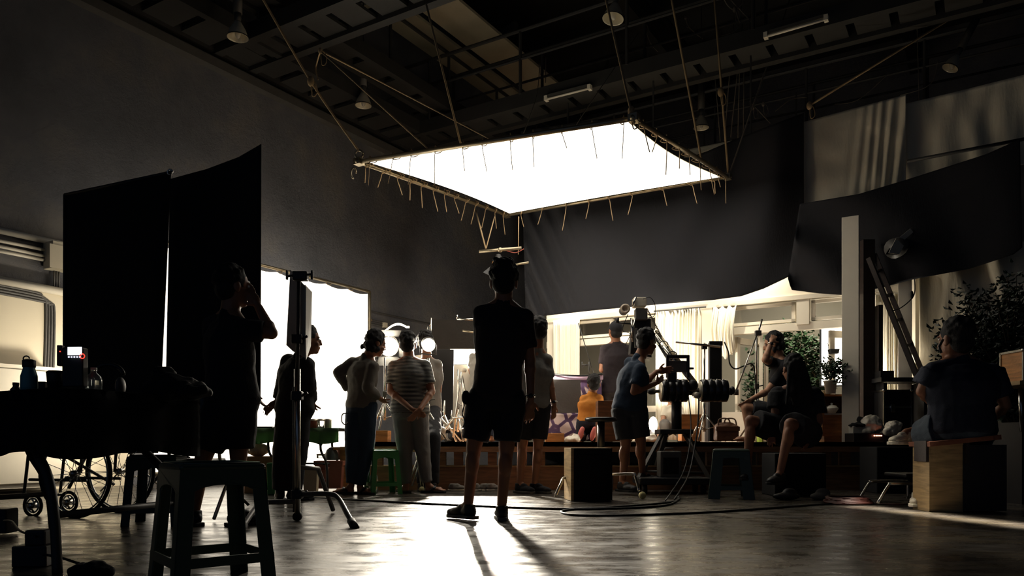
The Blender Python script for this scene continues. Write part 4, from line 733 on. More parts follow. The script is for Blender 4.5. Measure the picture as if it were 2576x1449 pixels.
def tub(px0, px1, d, h, m, lab, wheels=False, handle=True, name='storage_tub', lid=None, z=0):
    x0, x1 = X(px0, d), X(px1, d); c = V(((x0 + x1) / 2, d + .17, z)); w_ = (x1 - x0) / 2; t = thing(name, lab, 'tub', c)
    f = [(w_ * .86, z + .03), (w_ * .97, z + h - .03), (w_ * 1.03, z + h - .03), (w_ * 1.03, z + h)]
    rr = [(V((c.x, c.y, zz)), a, a * .7, V((1, 0, 0)), V((0, 1, 0))) for a, zz in f]
    mb = MB(); 
    for (cc, a, b, _, _), (c2, a2, b2, _, _) in zip(rr, rr[1:]):
        q = [V((cc.x - a, cc.y - b, cc.z)), V((cc.x + a, cc.y - b, cc.z)), V((cc.x + a, cc.y + b, cc.z)), V((cc.x - a, cc.y + b, cc.z))]; q2 = [V((c2.x - a2, c2.y - b2, c2.z)), V((c2.x + a2, c2.y - b2, c2.z)), V((c2.x + a2, c2.y + b2, c2.z)), V((c2.x - a2, c2.y + b2, c2.z))]
        mb.add(q + q2, [(0, 1, 5, 4), (1, 2, 6, 5), (2, 3, 7, 6), (3, 0, 4, 7)])
    a, b = f[0][0], f[0][0] * .7; mb.add([V((c.x + sx * a, c.y + sy * b, f[0][1])) for sx, sy in ((-1, -1), (1, -1), (1, 1), (-1, 1))], [(3, 2, 1, 0)]); mb.build('body', m, t, bevel=.006)
    MB().box((c.x, c.y, z + h + .008), (2.08 * w_, 1.46 * w_, .02)).build('lid', lid or m, t, bevel=.006)
    if handle: MB().tube([V((c.x - w_ * .5, c.y - w_ * .74, z + h - .05)), V((c.x - w_ * .45, c.y - w_ * .82, z + h - .08)), V((c.x + w_ * .0, c.y - w_ * .82, z + h - .08)), V((c.x + w_ * .05, c.y - w_ * .74, z + h - .05))], .01).build('handle', m, t, True)
    if wheels:
        for sx in (-.7, .7): MB().cyl((c.x + sx * w_ - .01, c.y - w_ * .5, z + .02), (c.x + sx * w_ + .01, c.y - w_ * .5, z + .02), .02).build('caster', M_WHITE, t, True)
    return c
tub(752, 790, 7.6, .25, mat('milky plastic', 'cfc0a0', .4), 'milky plastic tub on small wheels under the green table', True, False)
c = tub(786, 858, 8.15, .31, mat('terracotta plastic', 'a05a48', .45), 'terracotta plastic tub with lid and handles under the green table')
tub(790, 830, 8.2, .055, M_CLEAR, 'small clear food container on the terracotta tub', name='food_container', handle=False, lid=M_WHITE, z=.33)
for (px, r, m_, lb, yy) in ((834, .075, M_STEEL2, 'dark upturned bowl on the terracotta tub', 8.3), (858, .075, mat('pink plastic', 'd0a090', .4), 'pale pink upturned basin behind the terracotta tub', 8.45)):
    tag(MB().lathe((X(px, yy), yy, .335), [(r, 0), (r * .95, .06), (r * .7, .11), (r * .3, .135), (0, .14), (0, .13), (r * .6, .1), (r * .9, .05), (r * .95, 0), (r, 0)]).build('upturned_bowl', m_, None, True), lb, 'bowl')
tag(MB().box((X(866, 8.35), 8.5, .24), (.09, .3, .48)).box((X(862, 8.35), 8.4, .46), (.16, .3, .03)).build('slatted_crate', M_CRATE), 'pale wooden crate end between the terracotta tub and jeans man', 'crate')
bb, c = bottle(940, 1215, 8.0, [(0, 0), (.045, 0), (.047, .1), (.045, .16), (.02, .21), (.018, .23)], M_CLEAR, 'large clear water bottle under the bright green stool', [(.02, .23), (.02, .25), (0, .25)], M_WHITE)
for o in [bb] + list(bb.children): o.location.z += -.745 if o is bb else 0
tag(MB().box((X(955, 8.75), 8.8, .595), (.21, .25, .13)).build('apple_box', M_CRATE, bevel=.004), 'ribbed wooden apple box on the platform under the lamp stand', 'box')
# ================================================================ film lamps and grip gear
def cstand(lab, px, d, z0, ztop, name='light_stand', spread=.35, m=M_CHROME, yaw=0, base=None):
    x = X(px, d); t = thing(name, lab, 'stand', V((x, d, z0))); c = V((x, d, 0))
    MB().cyl(c + V((0, 0, z0 + .12)), c + V((0, 0, (z0 + ztop) / 2)), .016).build('lower_tube', m, t, True); MB().cyl(c + V((0, 0, (z0 + ztop) / 2)), c + V((0, 0, ztop)), .011).build('upper_tube', m, t, True)
    k = MB().box(c + V((0, 0, (z0 + ztop) / 2)), (.05, .04, .06)).build('collar', M_STEEL2, t, bevel=.005); MB().cyl(c + V((.02, -.01, (z0 + ztop) / 2)), c + V((.075, -.03, (z0 + ztop) / 2 + .01)), .007).build('knob', M_STEEL2, k, True)
    for q in range(3):
        a = yaw + q * 2.094; MB().tube([c + V((0, 0, z0 + .34)), c + V((spread * math.cos(a), spread * math.sin(a), z0 + .01))], .01).build('leg', m, t, True)
        MB().tube([c + V((0, 0, z0 + .14)), c + V((spread * .5 * math.cos(a), spread * .5 * math.sin(a), z0 + .18))], .006).build('brace', m, t, True)
    return t
def fresnel(lab, px, py, d, aim, r, power, ang=70, doors=True, stand=None, lens=M_LENS, name='film_lamp', depth=.3, rad=.06):
    c = P(px, py, d); ax = (V(aim) - c).normalized(); t = thing(name, lab, 'film lamp', c)
    MB().lathe(c, [(r, .0), (r * 1.02, -.02), (r * 1.02, -depth * .6), (r * .75, -depth * .8), (r * .5, -depth), (0, -depth)], ax).build('housing', M_STEEL2, t, True)
    MB().lathe(c + ax * .004, [(0, .012), (r * .5, .01), (r * .94, 0), (r * .94, -.01)], ax).build('lens', lens, t, True)
    if doors:
        R = ax.to_track_quat('Z', 'Y').to_matrix()
        for q in range(4):
            Rq = R @ Matrix.Rotation(q * math.pi / 2, 3, 'Z'); w_ = r * .95
            MB().prism([c + Rq @ V((-w_, r, .0)), c + Rq @ V((w_, r, 0)), c + Rq @ V((w_ * 1.25, r * 1.75, r * 1.1)), c + Rq @ V((-w_ * 1.25, r * 1.75, r * 1.1))], Rq @ V((0, .005, 0))).build('barn_door', M_STEEL2, t)
    s_ = ax.cross(V((0, 0, 1))).normalized(); m = c - ax * depth * .4
    MB().tube([m + s_ * (r * 1.1), m + s_ * (r * 1.15) - V((0, 0, r * 1.4)), m - V((0, 0, r * 1.55)), m - s_ * (r * 1.15) - V((0, 0, r * 1.4)), m - s_ * r * 1.1], .01).build('yoke', M_STEEL, t, True)
    if power: attach(spot('lamp_beam', c + ax * .05, aim, power * LAMP_SCALE, ang, rad), t)
    return t
fresnel('blazing film lamp beside the bending man in jeans', 978, 872, 9.2, P(1060, 1200, 4), .12, 110, 95)
cstand('chrome lamp stand standing on the apple box behind the jeans man', 968, 8.8, .66, 1.5, spread=.22, yaw=.4)
t = thing('reflector_flap', 'curved reflector flap with a painted glow above the blazing lamp', 'reflector', P(1000, 825, 9.3))
MB().grid(lambda u, v: P(968 + 62 * u, 836 - 18 * math.sin(math.pi * min(1, u * 1.15) * .8) * 1.0 - 4 * v, 9.35 - .35 * v), 16, 4, (0, 0, .006)).build('flap', M_GLOW, t, True)  # flap emits; its glow stands in for lamp light falling on it
fresnel('round blazing film lamp in front of the curly haired person', 1078, 868, 8.35, P(1230, 1350, 3.4), .075, 150, 110, False, depth=.16)
cstand('lamp stand behind the striped shirt man', 1078, 8.42, .53, 1.45, spread=.2)
# bright soft light and boards around it
c = P(1170, 893, 10.9); t = thing('soft_light', 'blazing rectangular soft light between the black flag and grey flats', 'film lamp', c)
ax = (P(1240, 1400, 3.2) - c).normalized(); R = ax.to_track_quat('Z', 'Y').to_matrix()
MB().box(c, (.42, .26, .02), R=R).build('diffuser', mat('soft light face', 'fff3da', .9, bump=0, emit=10, var=0), t); MB().box(c - ax * .09, (.46, .3, .14), R=R).build('housing', M_STEEL, t)
l = area('soft_beam', c + ax * .03, P(1200, 1380, 3.4), .34, .2, 420 * LAMP_SCALE, spread=75); attach(l, t)
cstand('stand under the blazing rectangular soft light', 1178, 11.0, .53, 1.62, spread=.3)
t = thing('small_black_flag', 'black rectangular flag held up left of the tall central man', 'flag', P(1140, 840, 9.9))
MB().prism([P(1083, 803, 9.9), P(1200, 806, 9.9), P(1200, 878, 9.9), P(1085, 878, 9.9)], (0, .01, 0)).build('cloth', mat('dusty black cloth', '2a2622', .95), t); MB().cyl(P(1084, 800, 9.89), P(1084, 880, 9.89), .014).build('side_bar', M_CHROME, t, True)
MB().tube(arc([P(1084, 818, 9.88), P(1078, 822, 9.88), P(1074, 850, 9.88), P(1070, 880, 9.88)]), .012).build('arm', M_CHROME, t, True)
tag(MB().cyl(P(1150, 803, 9.7), P(1215, 804, 9.7), .016).cyl(P(1150, 792, 9.7), P(1150, 804, 9.7), .012).build('bright_rod', M_CHROME, None, True), 'bright horizontal metal rod along the top of the small black flag', 'rod')
tag(MB().cyl(P(1164, 832, 9.6), P(1215, 840, 9.6), .012).build('bright_rod', M_PIPE, None, True), 'short slanting metal rod in front of the small black flag', 'rod')
tag(MB().prism([P(1072, 879, 10.2), P(1142, 879, 10.2), P(1138, 1090, 10.2), P(1074, 1090, 10.2)], (0, .02, 0)).build('dark_board', M_FELT), 'tall dark board standing below the small black flag', 'board')
tag(MB().prism([P(1134, 918, 10.7), P(1215, 918, 10.7), P(1215, 1108, 10.7), P(1122, 1108, 10.7)], (0, .03, 0)).build('grey_flat', M_FOAM), 'pale grey flat standing under the blazing soft light', 'board')
tag(MB().prism([P(975, 905, 10.3), P(1075, 890, 10.3), P(1075, 1000, 10.3), P(975, 960, 10.3)], (0, .03, 0)).build('cream_flat', M_WHITE), 'cream flat glimpsed between the jeans man and striped man', 'board')
for (px, d, zt_, yw, lb) in ((1100, 9.3, 1.25, .3, 'leftmost chrome stand in the cluster beside the striped shirt man'), (1118, 9.6, 1.05, 1.1, 'second chrome stand from the left beside the striped shirt man'), (1152, 9.2, 1.4, .8, 'tall chrome stand with open legs left of the central man'), (1136, 10.1, .95, .1, 'short chrome stand deep in the cluster left of the central man')): cstand(lb, px, d, .53, zt_, spread=.3, yaw=yw)
t = thing('tripod', 'bright metal tripod with a round head left of the central man', 'tripod', P(1160, 1108, 9.0))
for e in ((1140, 1100), (1172, 1110), (1185, 1060)): MB().tube([P(1160, 935, 9.0), P(*e, 9.0 + (.3 if e[1] < 1080 else 0))], .012).build('leg', M_CHROME, t, True)
MB().cyl(P(1138, 1052, 8.95), P(1176, 1050, 8.95), .008).build('spreader', M_CHROME, t, True); MB().cyl(P(1168, 932, 9.1), P(1168, 932, 8.95), .028).build('head', M_CURT, t, True)
bag('grey_sandbag', 'grey sandbag hanging low on the stands beside the striped shirt man', 'sandbag', [(P(1108, 1096, 9.1), (.07, .07, .06)), (P(1112, 1084, 9.1), (.05, .05, .05))], mat('grey canvas', '7a766c', .8), 8, .02)
# folded tripod / crutches by striped man
t = thing('leaning_crutches', 'pair of leaning metal crutches with a rubber ball foot behind the striped shirt man', 'crutches', P(1058, 1238, 8.1))
for a_, b_ in (((1040, 1088), (1060, 1228)), ((1047, 1095), (1066, 1228)), ((1062, 1150), (1036, 1222)), ((1056, 1140), (1030, 1215))): MB().cyl(P(*a_, 8.15), P(*b_, 8.15), .011).build('tube', M_CHROME, t, True)
MB().ell(P(1061, 1231, 8.12), .03).build('ball_foot', mat('tennis ball', 'b5ad7a', .9), t, True)

# set lamp that throws the low streaks
c = P(1643, 1068, 9.6); t = thing('bare_film_lamp', 'small bare blazing lamp low on the platform behind the blue shirt man', 'film lamp', c)
MB().ell(c, (.055, .055, .1)).build('bulb', M_LENS, t, True); MB().cyl(c - V((0, 0, .2)), c - V((0, 0, .06)), .05).build('base', M_STEEL, t, True)
lp = bpy.data.lights.new('lamp_beam', 'POINT'); lp.energy = 130 * LAMP_SCALE; lp.color = (1, .92, .78); lp.shadow_soft_size = .05; lo = bpy.data.objects.new('lamp_beam', lp); COL.objects.link(lo); lo.location = c + V((0, -.02, 0)); attach(lo, t)
# unseen lamps added behind the drape and over the bush to brighten the set
for (a_, b_, z, aim, pw, lb) in ((-5.5, 10.62, 3.3, Q(-5.4, 10.95, 1), 26, 'added film lamp hidden behind the drape over the left window bay'), (-4.1, 10.62, 3.3, Q(-4.1, 10.95, 1), 24, 'added film lamp hidden behind the drape over the middle window bay'), (-2.7, 10.62, 3.3, Q(-2.7, 10.95, 1), 24, 'added film lamp hidden behind the drape over the open glass doors'), (-2.4, 12.1, 3.3, Q(-2.7, 13.1, .9), 60, 'added film lamp hidden over the green bush inside the set')):
    c = Q(a_, b_, z); t = thing('added_set_lamp', lb, 'film lamp', c); MB().box(c + V((0, 0, .12)), (.5, .16, .2), HA).build('housing', M_STEEL, t); MB().hb(a_ - .01, a_ + .01, b_ - .01, b_ + .01, z + .2, 5.8).build('hanging_rod', M_STEEL, t)
    attach(area('lamp_beam', c, aim, .45, .14, pw * LAMP_SCALE, spread=160), t)
for (px, py, dd, aim, pw, lb) in ((1345, 905, 9.4, W(1440, 880, 10.9), 150, 'added film lamp hidden behind the grey shirt person, aimed at the left curtain'), (1612, 968, 10.2, W(1712, 880, 10.9), 110, 'added film lamp hidden behind the blue shirt person, aimed at the wide curtain'), (2178, 1000, 9.75, W(2235, 850, 10.9), 36, 'added film lamp hidden behind the dark timber post, aimed at the tall curtain')):
    fresnel(lb, px, py, dd, aim, .09, pw, 85, False, depth=.14); cstand('stand of the ' + lb.split(',')[0], px, dd - .05, .53, HC + (YH - py) / F * dd - .1, spread=.2)  # unseen lamps and their stands, added to brighten the curtains
# lamp lighting the cream door, hidden by the flags
c = LW(300, YH, 6.4); c.z = 1.5; fresnel('film lamp hidden behind the two black flags', 330, 1000, 8.3, LW(60, 1000, 9), .15, 65, 120)
cstand('stand of the lamp hidden behind the black flags', 330, 8.4, 0, .85)

c = V((3.1, 5.4, 5.0)); t = thing('added_strip_lamp', 'added long narrow strip lamp hanging high over the floor beside the big seated person', 'film lamp', c)  # lamp added out of view to lay the bright stripe on the floor
MB().box(c + V((0, 0, .1)), (2.1, .2, .16), math.atan2(-1.99, .5)).build('housing', M_STEEL, t, bevel=.01); MB().cyl(c + V((0, 0, .18)), c + V((0, 0, .85)), .012).build('hanging_rod', M_STEEL, t)
l = area('lamp_beam', c, c - V((0, 0, 1)), 1.95, .1, 14 * LAMP_SCALE, spread=5); l.rotation_euler = (0, 0, math.atan2(-1.99, .5)); attach(l, t)

# ---- camera crane
t = thing('camera_crane', 'camera crane with a slanting arm, twin ribbed drums and tall column', 'camera crane', P(1702, 1230, 8.1)); D = 8.3
MB().cyl(P(1702, 1082, D), P(1702, 1008, D), .055).build('column', M_BLACK, t, True)
for (x0, x1) in ((1663, 1728), (1762, 1828)):
    yc = 983; m = MB(); a_, b_ = P(x0, yc, D - .05), P(x1, yc, D - .05); r = .122; ax_ = (b_ - a_); n = 4
    prof = []; L_ = ax_.length
    for k in range(n): prof += [(r * .965, L_ * k / n), (r, L_ * (k + .06) / n), (r, L_ * (k + .94) / n), (r * .965, L_ * (k + .99) / n)]
    m.lathe(a_, [(0, 0), (r * .8, 0)] + prof + [(r * .8, L_), (0, L_)], ax_, 28).build('ribbed_drum', mat('glossy black plastic', '17171a', .25, bump=0), t, True)
    MB().lathe(a_ - ax_ * .03, [(0, 0), (r * .85, 0), (r * .85, .02), (0, .02)], ax_).build('end_plate', M_ALU, t, True)
    for k in range(4): MB().ell(P(x0 + 12 + k * 15, 957, D - .1), (.01, .012, .018), nu=8, nv=6).build('fin', M_CHROME, t, True)
MB().ell(P(1742, 970, D - .1), (.062, .062, .062)).build('hub', M_BLACK, t, True); MB().cyl(P(1728, 985, D), P(1762, 985, D), .04).build('axle', M_BLACK, t, True)
MB().cyl(P(1748, 993, D - .12), P(1756, 995, D - .2), .035).build('hub_wheel', M_ALU, t, True)
MB().cyl(P(1640, 985, D), P(1663, 984, D), .018).ell(P(1640, 985, D), (.05, .03, .035)).build('left_handle', M_BLACK, t, True)
MB().cyl(P(1828, 984, D), P(1842, 985, D), .04).ell(P(1842, 982, D), (.03, .04, .045)).build('right_knob', M_BLACK, t, True)
for dx in (0, 14): MB().cyl(P(1636 + dx, 832, D + .35), P(1742 + dx * .6, 962, D), .016 if dx else .024).build('arm_tube', M_PIPE if dx else M_CHROME, t, True)
MB().prism([P(1652, 862, D + .3), P(1662, 872, D + .3), P(1716, 925, D + .1), P(1690, 925, D + .1)], (0, .02, 0)).build('arm_plate', M_STEEL2, t)
for k in range(3): p = P(1665 + k * 22, 868 + k * 26, D + .22 - k * .08); MB().tube([p + V((.05 * math.cos(i * .6) + .02, 0, .045 * math.sin(i * .6))) for i in range(11)], .006).build('cable_tie', M_BLACK, t, True)
h_ = MB(); h_.box(P(1608, 762, D + .4), (.14, .16, .1)).build('motor_box', M_ALU, t, bevel=.006)
MB().box(P(1612, 792, D + .4), (.13, .14, .13)).build('camera_body', M_STEEL2, t, bevel=.006)
MB().prism([P(1592, 805, D + .4), P(1638, 800, D + .4), P(1640, 900, D + .4), P(1585, 890, D + .4)], (0, .16, 0)).build('black_housing', M_BLACK, t, bevel=.01)
c = P(1573, 777, D + .3); MB().lathe(c, [(.052, 0), (.052, -.14), (0, -.14)], (0, -1, 0)).build('lens_barrel', M_BLACK, t, True); MB().lathe(c, [(.052, .001), (.056, .01), (.03, .012), (.028, -.01), (.0, -.012)], (-.2, -1, .0)).build('lens_ring', mat('lens ring', 'bfae98', .4), t, True)
for (a_, b_) in (((1590, 770), (1600, 748)), ((1588, 800), (1592, 860)), ((1598, 800), (1588, 850))): MB().cyl(P(*a_, D + .3), P(*b_, D + .3), .012).build('support_rod', M_CHROME, t, True)
MB().cyl(P(1553, 800, D + .3), P(1553, 812, D + .3), .02).cyl(P(1553, 812, D + .3), P(1590, 815, D + .3), .008).build('knob_arm', M_BLACK, t, True)
m = MB(); [m.tube([P(1626 + k * 1.9, 775 + k * 3.6, D + .3) + V((.014 * math.cos(i), .014 * math.sin(i), i * -.0022)) for i in range(8)], .004, 5) for k in range(22)]; m.build('coiled_cable', M_ROPED, t, True)
MB().tube(arc([P(1618, 752, D + .3), P(1635, 748, D + .3), P(1648, 768, D + .3), P(1645, 795, D + .3), P(1625, 800, D + .3)]), .004).tube(arc([P(1580, 790, D + .3), P(1566, 830, D + .3), P(1585, 840, D + .3), P(1572, 870, D + .3)]), .004).build('looped_cables', M_CABLE, t, True)
MB().box(P(1600, 850, D + .3), (.03, .03, .22)).build('drive_motor', M_STEEL2, t, bevel=.004)
fr = MB(); c = P(1705, 922, D - .1)
for dx, dz, sx, sz in ((0, .105, .24, .035), (-.11, 0, .03, .24), (.11, 0, .03, .24)): fr.box(c + V((dx, 0, dz)), (sx, .03, sz))
fr.build('monitor_frame', M_BLACK, t, bevel=.004); MB().box(c + V((0, .01, -.0)), (.19, .03, .12)).build('monitor', M_STEEL2, t, bevel=.004); MB().cyl(c + V((.12, 0, -.02)), c + V((.17, 0, -.02)), .012).build('side_knob', M_BLACK, t, True)
MB().box(P(1690, 950, D - .1), (.1, .06, .12)).build('gear_head', M_BLACK, t, bevel=.01)
# tripod base
t = thing('crane_tripod', 'heavy splayed tripod stand under the camera crane', 'tripod', P(1695, 1236, 8.1))
MB().box(P(1695, 1086, D), (.36, .3, .05)).build('top_plate', M_STEEL, t, bevel=.01)
for (a_, b_, dd) in (((1665, 1092), (1606, 1205), -.2), ((1675, 1092), (1652, 1170), .25), ((1722, 1092), (1790, 1215), -.2), ((1730, 1092), (1765, 1180), .2)): MB().bar(P(*a_, D), P(*b_, D + dd), .045, .03).build('leg', M_STEEL2, t)
MB().cyl(P(1612, 1185, D - .15), P(1780, 1190, D - .15), .012).build('crossbar', M_STEEL2, t, True)
t = thing('dolly_base', 'low dark wheeled dolly base under the crane tripod', 'dolly', (X(1690, 7.95), 8.0, 0))
MB().box((X(1690, 7.95), 8.02, .13), (.72, .5, .07)).build('deck', M_BLACK, t, bevel=.01)
for sx in (-.3, .3):
    for sy in (-.18, .18): MB().cyl((X(1690, 7.95) + sx - .02, 8.02 + sy, .05), (X(1690, 7.95) + sx + .02, 8.02 + sy, .05), .05).build('wheel', M_RUBBER, t, True)
t = thing('battery_box', 'dark square box with a recessed front standing under the tripod', 'box', (X(1688, 7.95), 8.0, .165)); c = V((X(1688, 7.9), 8.0, .30))
MB().box(c, (.22, .2, .27)).build('case', M_STEEL2, t, bevel=.012); MB().box(c + V((0, -.102, -.015)), (.16, .01, .17)).build('grille', M_FELT, t); MB().tube([c + V((-.05, 0, .135)), c + V((-.04, 0, .165)), c + V((.04, 0, .165)), c + V((.05, 0, .135))], .006).build('handle', M_STEEL2, t, True)
# dolly seat with chrome legs
d = 7.35; t = thing('swivel_seat', 'round black swivel seat on a post with bent chrome legs behind the speaker box', 'seat', (X(1512, d), d, 0)); c = V((X(1512, d), d, 0)); zs = HC + (YH - 1056) / F * d
MB().lathe(c + V((0, 0, zs)), [(0, -.02), (.12, -.02), (.155, -.008), (.155, .012), (.14, .022), (0, .024)]).build('seat', mat('black vinyl', '17181a'), t, True); MB().cyl(c + V((0, 0, zs - .02)), c + V((0, 0, .2)), .02).build('post', M_CHROME, t, True); MB().cyl(c + V((0, 0, zs - .02)), c + V((0, 0, zs - .3)), .035).build('sleeve', M_BLACK, t, True)
for pts in ([(1512, 1195, 7.35), (1590, 1192, 7.2), (1598, 1200, 7.18), (1608, 1235, 7.1)], [(1512, 1190, 7.35), (1425, 1200, 7.1), (1412, 1215, 7.0), (1396, 1250, 6.95)], [(1512, 1190, 7.35), (1538, 1190, 7.8), (1538, 1238, 7.85)]):
    MB().tube(arc([P(*q) for q in pts], 4), .014).build('leg', M_CHROME, t, True)
MB().ell(P(1616, 1246, 7.08), .035).build('ball_foot', mat('tennis ball', 'b5ad7a'), t, True)
# chests and boxes on the platform
tag(MB().box(P(1531, 1060, 8.75), (.27, .25, .46)).build('wooden_chest', wood_mat('brown veneer', '7d4c26'), bevel=.004), 'dark orange wooden chest on the platform behind the swivel seat', 'chest')
tag(MB().box(P(1735, 1076, 9.3), (.24, .2, .32)).build('wooden_chest', M_CAB, bevel=.004), 'orange wooden chest on the platform right of the crane column', 'chest')
tag(MB().box(P(1395, 1101, 9.2), (.22, .2, .105)).build('small_crate', M_CRATE, bevel=.003), 'small brightly lit wooden crate on the platform right of the grey shirt man', 'crate')
t = thing('patterned_screen', 'brightly lit padded screen with purple leaf pattern behind the kneeling person', 'screen', P(1445, 1112, 10.1))
MB().box(P(1445, 1075, 10.1), (.75, .14, .36)).build('padded_base', M_SOFA, t, bevel=.02); MB().prism([P(1384, 944, 10.1), P(1514, 947, 10.1), P(1514, 1045, 10.1), P(1384, 1040, 10.1)], (0, .08, 0)).build('upper_panel', M_SOFA, t, bevel=.01)
MB().box(P(1449, 950, 10.05), (.70, .1, .06)).build('top_band', mat('mauve band', 'b79ab0', .8), t, bevel=.008); MB().tube(arc([P(1380, 940, 10.0), P(1420, 944, 9.9), P(1470, 945, 9.9), P(1515, 941, 10.0)]), .012).build('black_rim', M_BLACK, t, True)
tag(MB().prism([P(1384, 954, 9.8), P(1460, 956, 9.8), P(1464, 1038, 9.8), P(1387, 1040, 9.8)], (0, .02, 0)).build('grey_board', mat('dark grey board', '4a4644', .9)), 'dark grey board leaning against the patterned screen', 'board')
t = thing('thin_antenna', 'thin rod on a small stand in front of the cream curtain', 'rod', P(1490, 940, 9.8)); MB().cyl(P(1455, 813, 9.8), P(1496, 948, 9.8), .006).build('rod', M_STEEL2, t, True); MB().box(P(1473, 918, 9.8), (.1, .02, .02)).cyl(P(1464, 910, 9.8), P(1466, 926, 9.8), .01).cyl(P(1482, 910, 9.8), P(1482, 946, 9.8), .012).build('clamp', M_STEEL2, t, True)
for (px, w_, lb, sd) in ((1440, .1, 'heap of white cloth on the platform left of the kneeling person', 1), (1630, .12, 'heap of white cloth on the platform under the bare lamp', 2), (1880, .1, 'pale bundle on the platform behind the seated figures', 3)): bag('white_cloth', lb, 'cloth', [(P(px, 1106, 9.4), (w_, .1, .045)), (P(px + 8, 1102, 9.4), (w_ * .5, .06, .05))], M_WHITE, sd)
# right-hand stands
t = cstand('chrome stand carrying the bright horizontal rod right of the crane', 1772, 8.9, .53, 1.68, spread=.25)
tag(MB().cyl(P(1700, 860, 8.85), P(1812, 873, 8.85), .013).build('bright_rod', M_CHROME, None, True), 'bright horizontal rod held across the stand right of the crane', 'rod'); MB().box(P(1772, 872, 8.87), (.06, .05, .06)).build('grip_head', M_BLACK, t, bevel=.006)
t = thing('black_board', 'tall narrow black panel standing right of the crane drums', 'panel', P(1803, 1110, 9.0)); MB().prism([P(1786, 860, 9.0), P(1816, 860, 9.0), P(1816, 1110, 9.0), P(1786, 1110, 9.0)], (.01, .12, 0)).build('panel', M_FELT, t); MB().prism([P(1785, 858, 8.98), P(1818, 858, 8.98), P(1818, 869, 8.98), P(1785, 869, 8.98)], (0, .03, 0)).build('top_plate', M_BLACK, t)
tag(MB().box(P(1778, 1050, 9.15), (.05, .03, .58)).build('lit_gap_strip', mat('white for lit gap', 'f2efe6', .4)), 'narrow white strip standing in for the lit gap beside the tall black panel', 'strip')  # white strip stands in for lit wall seen through the curtain gap
t = cstand('tall chrome stand in front of the glass doors by the man shading his head', 1903, 8.95, .53, 1.83, spread=.3); MB().cyl(P(1905, 845, 8.95), P(1917, 803, 8.95), .012).build('top_rod', M_CHROME, t, True); MB().box(P(1907, 838, 8.95), (.07, .05, .06)).build('grip_head', M_STEEL2, t, bevel=.006)
MB().cyl(P(1903, 846, 8.9), P(1852, 982, 8.8), .01).build('slanting_arm', M_CHROME, t, True); MB().cyl(P(1851, 980, 8.8), P(1851, 994, 8.8), .032).build('end_clamp', M_STEEL2, t, True)
tag(MB().tube(arc([P(1822, 860, 8.9), P(1832, 885, 8.9), P(1836, 915, 8.9), P(1850, 928, 8.9), P(1872, 920, 8.9), P(1890, 915, 8.9), P(1898, 930, 8.9), P(1902, 980, 8.9), P(1903, 1010, 8.9)], 6), .008).build('lamp_cable', M_CABLE, None, True), 'black cable looping from the tall black panel to the chrome stand', 'cable')
# cables on the floor
tag(MB().tube(arc([(X(600, 6), 6.6, .008), P(760, 1252, 7.3) * 1 + V((0, 0, 0)), (X(900, 6.8), 6.9, .008), (X(1150, 6.3), 6.35, .008), (X(1400, 6), 6.0, .008), (X(1560, 6.05), 6.05, .008), (X(1680, 6.3), 6.35, .008), (X(1722, 6.9), 7.1, .008)], 8), .009).build('floor_cable', M_CABLE, None, True), 'long black cable running across the floor past the central man', 'cable')
tag(MB().tube(arc([(X(1722, 7.2), 7.5, .008), (X(1700, 6.7), 6.75, .008), (X(1560, 6.1), 6.2, .008), (X(1440, 5.85), 5.95, .008), (X(1415, 5.65), 5.65, .008), (X(1500, 5.4), 5.45, .008), (X(1750, 5.6), 5.65, .008), (X(1950, 6.1), 6.1, .008), (X(2085, 6.5), 6.5, .008), (X(2130, 6.6), 6.6, .008)], 8), .008).build('floor_cable', M_CABLE, None, True), 'black cable looping on the floor in front of the speaker box', 'cable')
tag(MB().tube(arc([P(1758, 998, 8.1), P(1756, 1060, 8.0), P(1745, 1140, 7.8), P(1730, 1200, 7.5), (X(1700, 6.9), 6.95, .01)], 8), .008).build('crane_cable', M_CABLE, None, True), 'black cable hanging from the crane hub to the floor, right', 'cable')
tag(MB().tube(arc([P(1732, 998, 8.1), P(1738, 1060, 8.0), P(1735, 1120, 7.8), P(1718, 1190, 7.5), (X(1680, 6.7), 6.8, .01)], 8), .006).build('crane_cable', M_CABLE, None, True), 'black cable hanging from the crane hub to the floor, left', 'cable')
c = V((X(2138, 6.55), 6.6, 0)); m = MB(); rd = random.Random(2)
for k in range(8): m.tube([c + V(((.19 - .004 * k) * math.cos(i * .35) + rd.uniform(-.01, .01), (.2 - .006 * k) * math.sin(i * .35), .012 + .006 * k + .004 * math.sin(i + k))) for i in range(19)], .009, 6)
tag(m.build('coiled_cable', mat('dark red cable', '4a1f18', .55), None, True), 'dark red coiled cable on the floor in front of the seated figures', 'cable')
tag(MB().tube(arc([(X(2190, 6.55), 6.55, .008), (X(2260, 6.4), 6.4, .008), (X(2320, 6.3), 6.5, .008)]), .007).build('floor_cable', mat('dark red cable', '4a1f18'), None, True), 'dark red cable end trailing right from the coil', 'cable')
d = 6.5; t = thing('metal_frame_chair', 'low chair with bent chrome legs behind the big seated man', 'chair', (X(2300, d), d, 0))
for yy in (0, .35): MB().tube(arc([P(2208, 1266, 6.35) + V((0, yy, 0)), P(2235, 1222, 6.4) + V((0, yy, 0)), P(2245, 1217, 6.4) + V((0, yy, 0)), P(2330, 1217, 6.4) + V((0, yy, 0)), P(2337, 1222, 6.4) + V((0, yy, 0)), P(2338, 1262, 6.4) + V((0, yy, 0))], 4), .014).build('leg', M_CHROME, t, True)
MB().box(P(2300, 1200, 6.6) + V((0, 0, .02)), (.34, .38, .03)).build('seat', M_BLACK, t, bevel=.01)
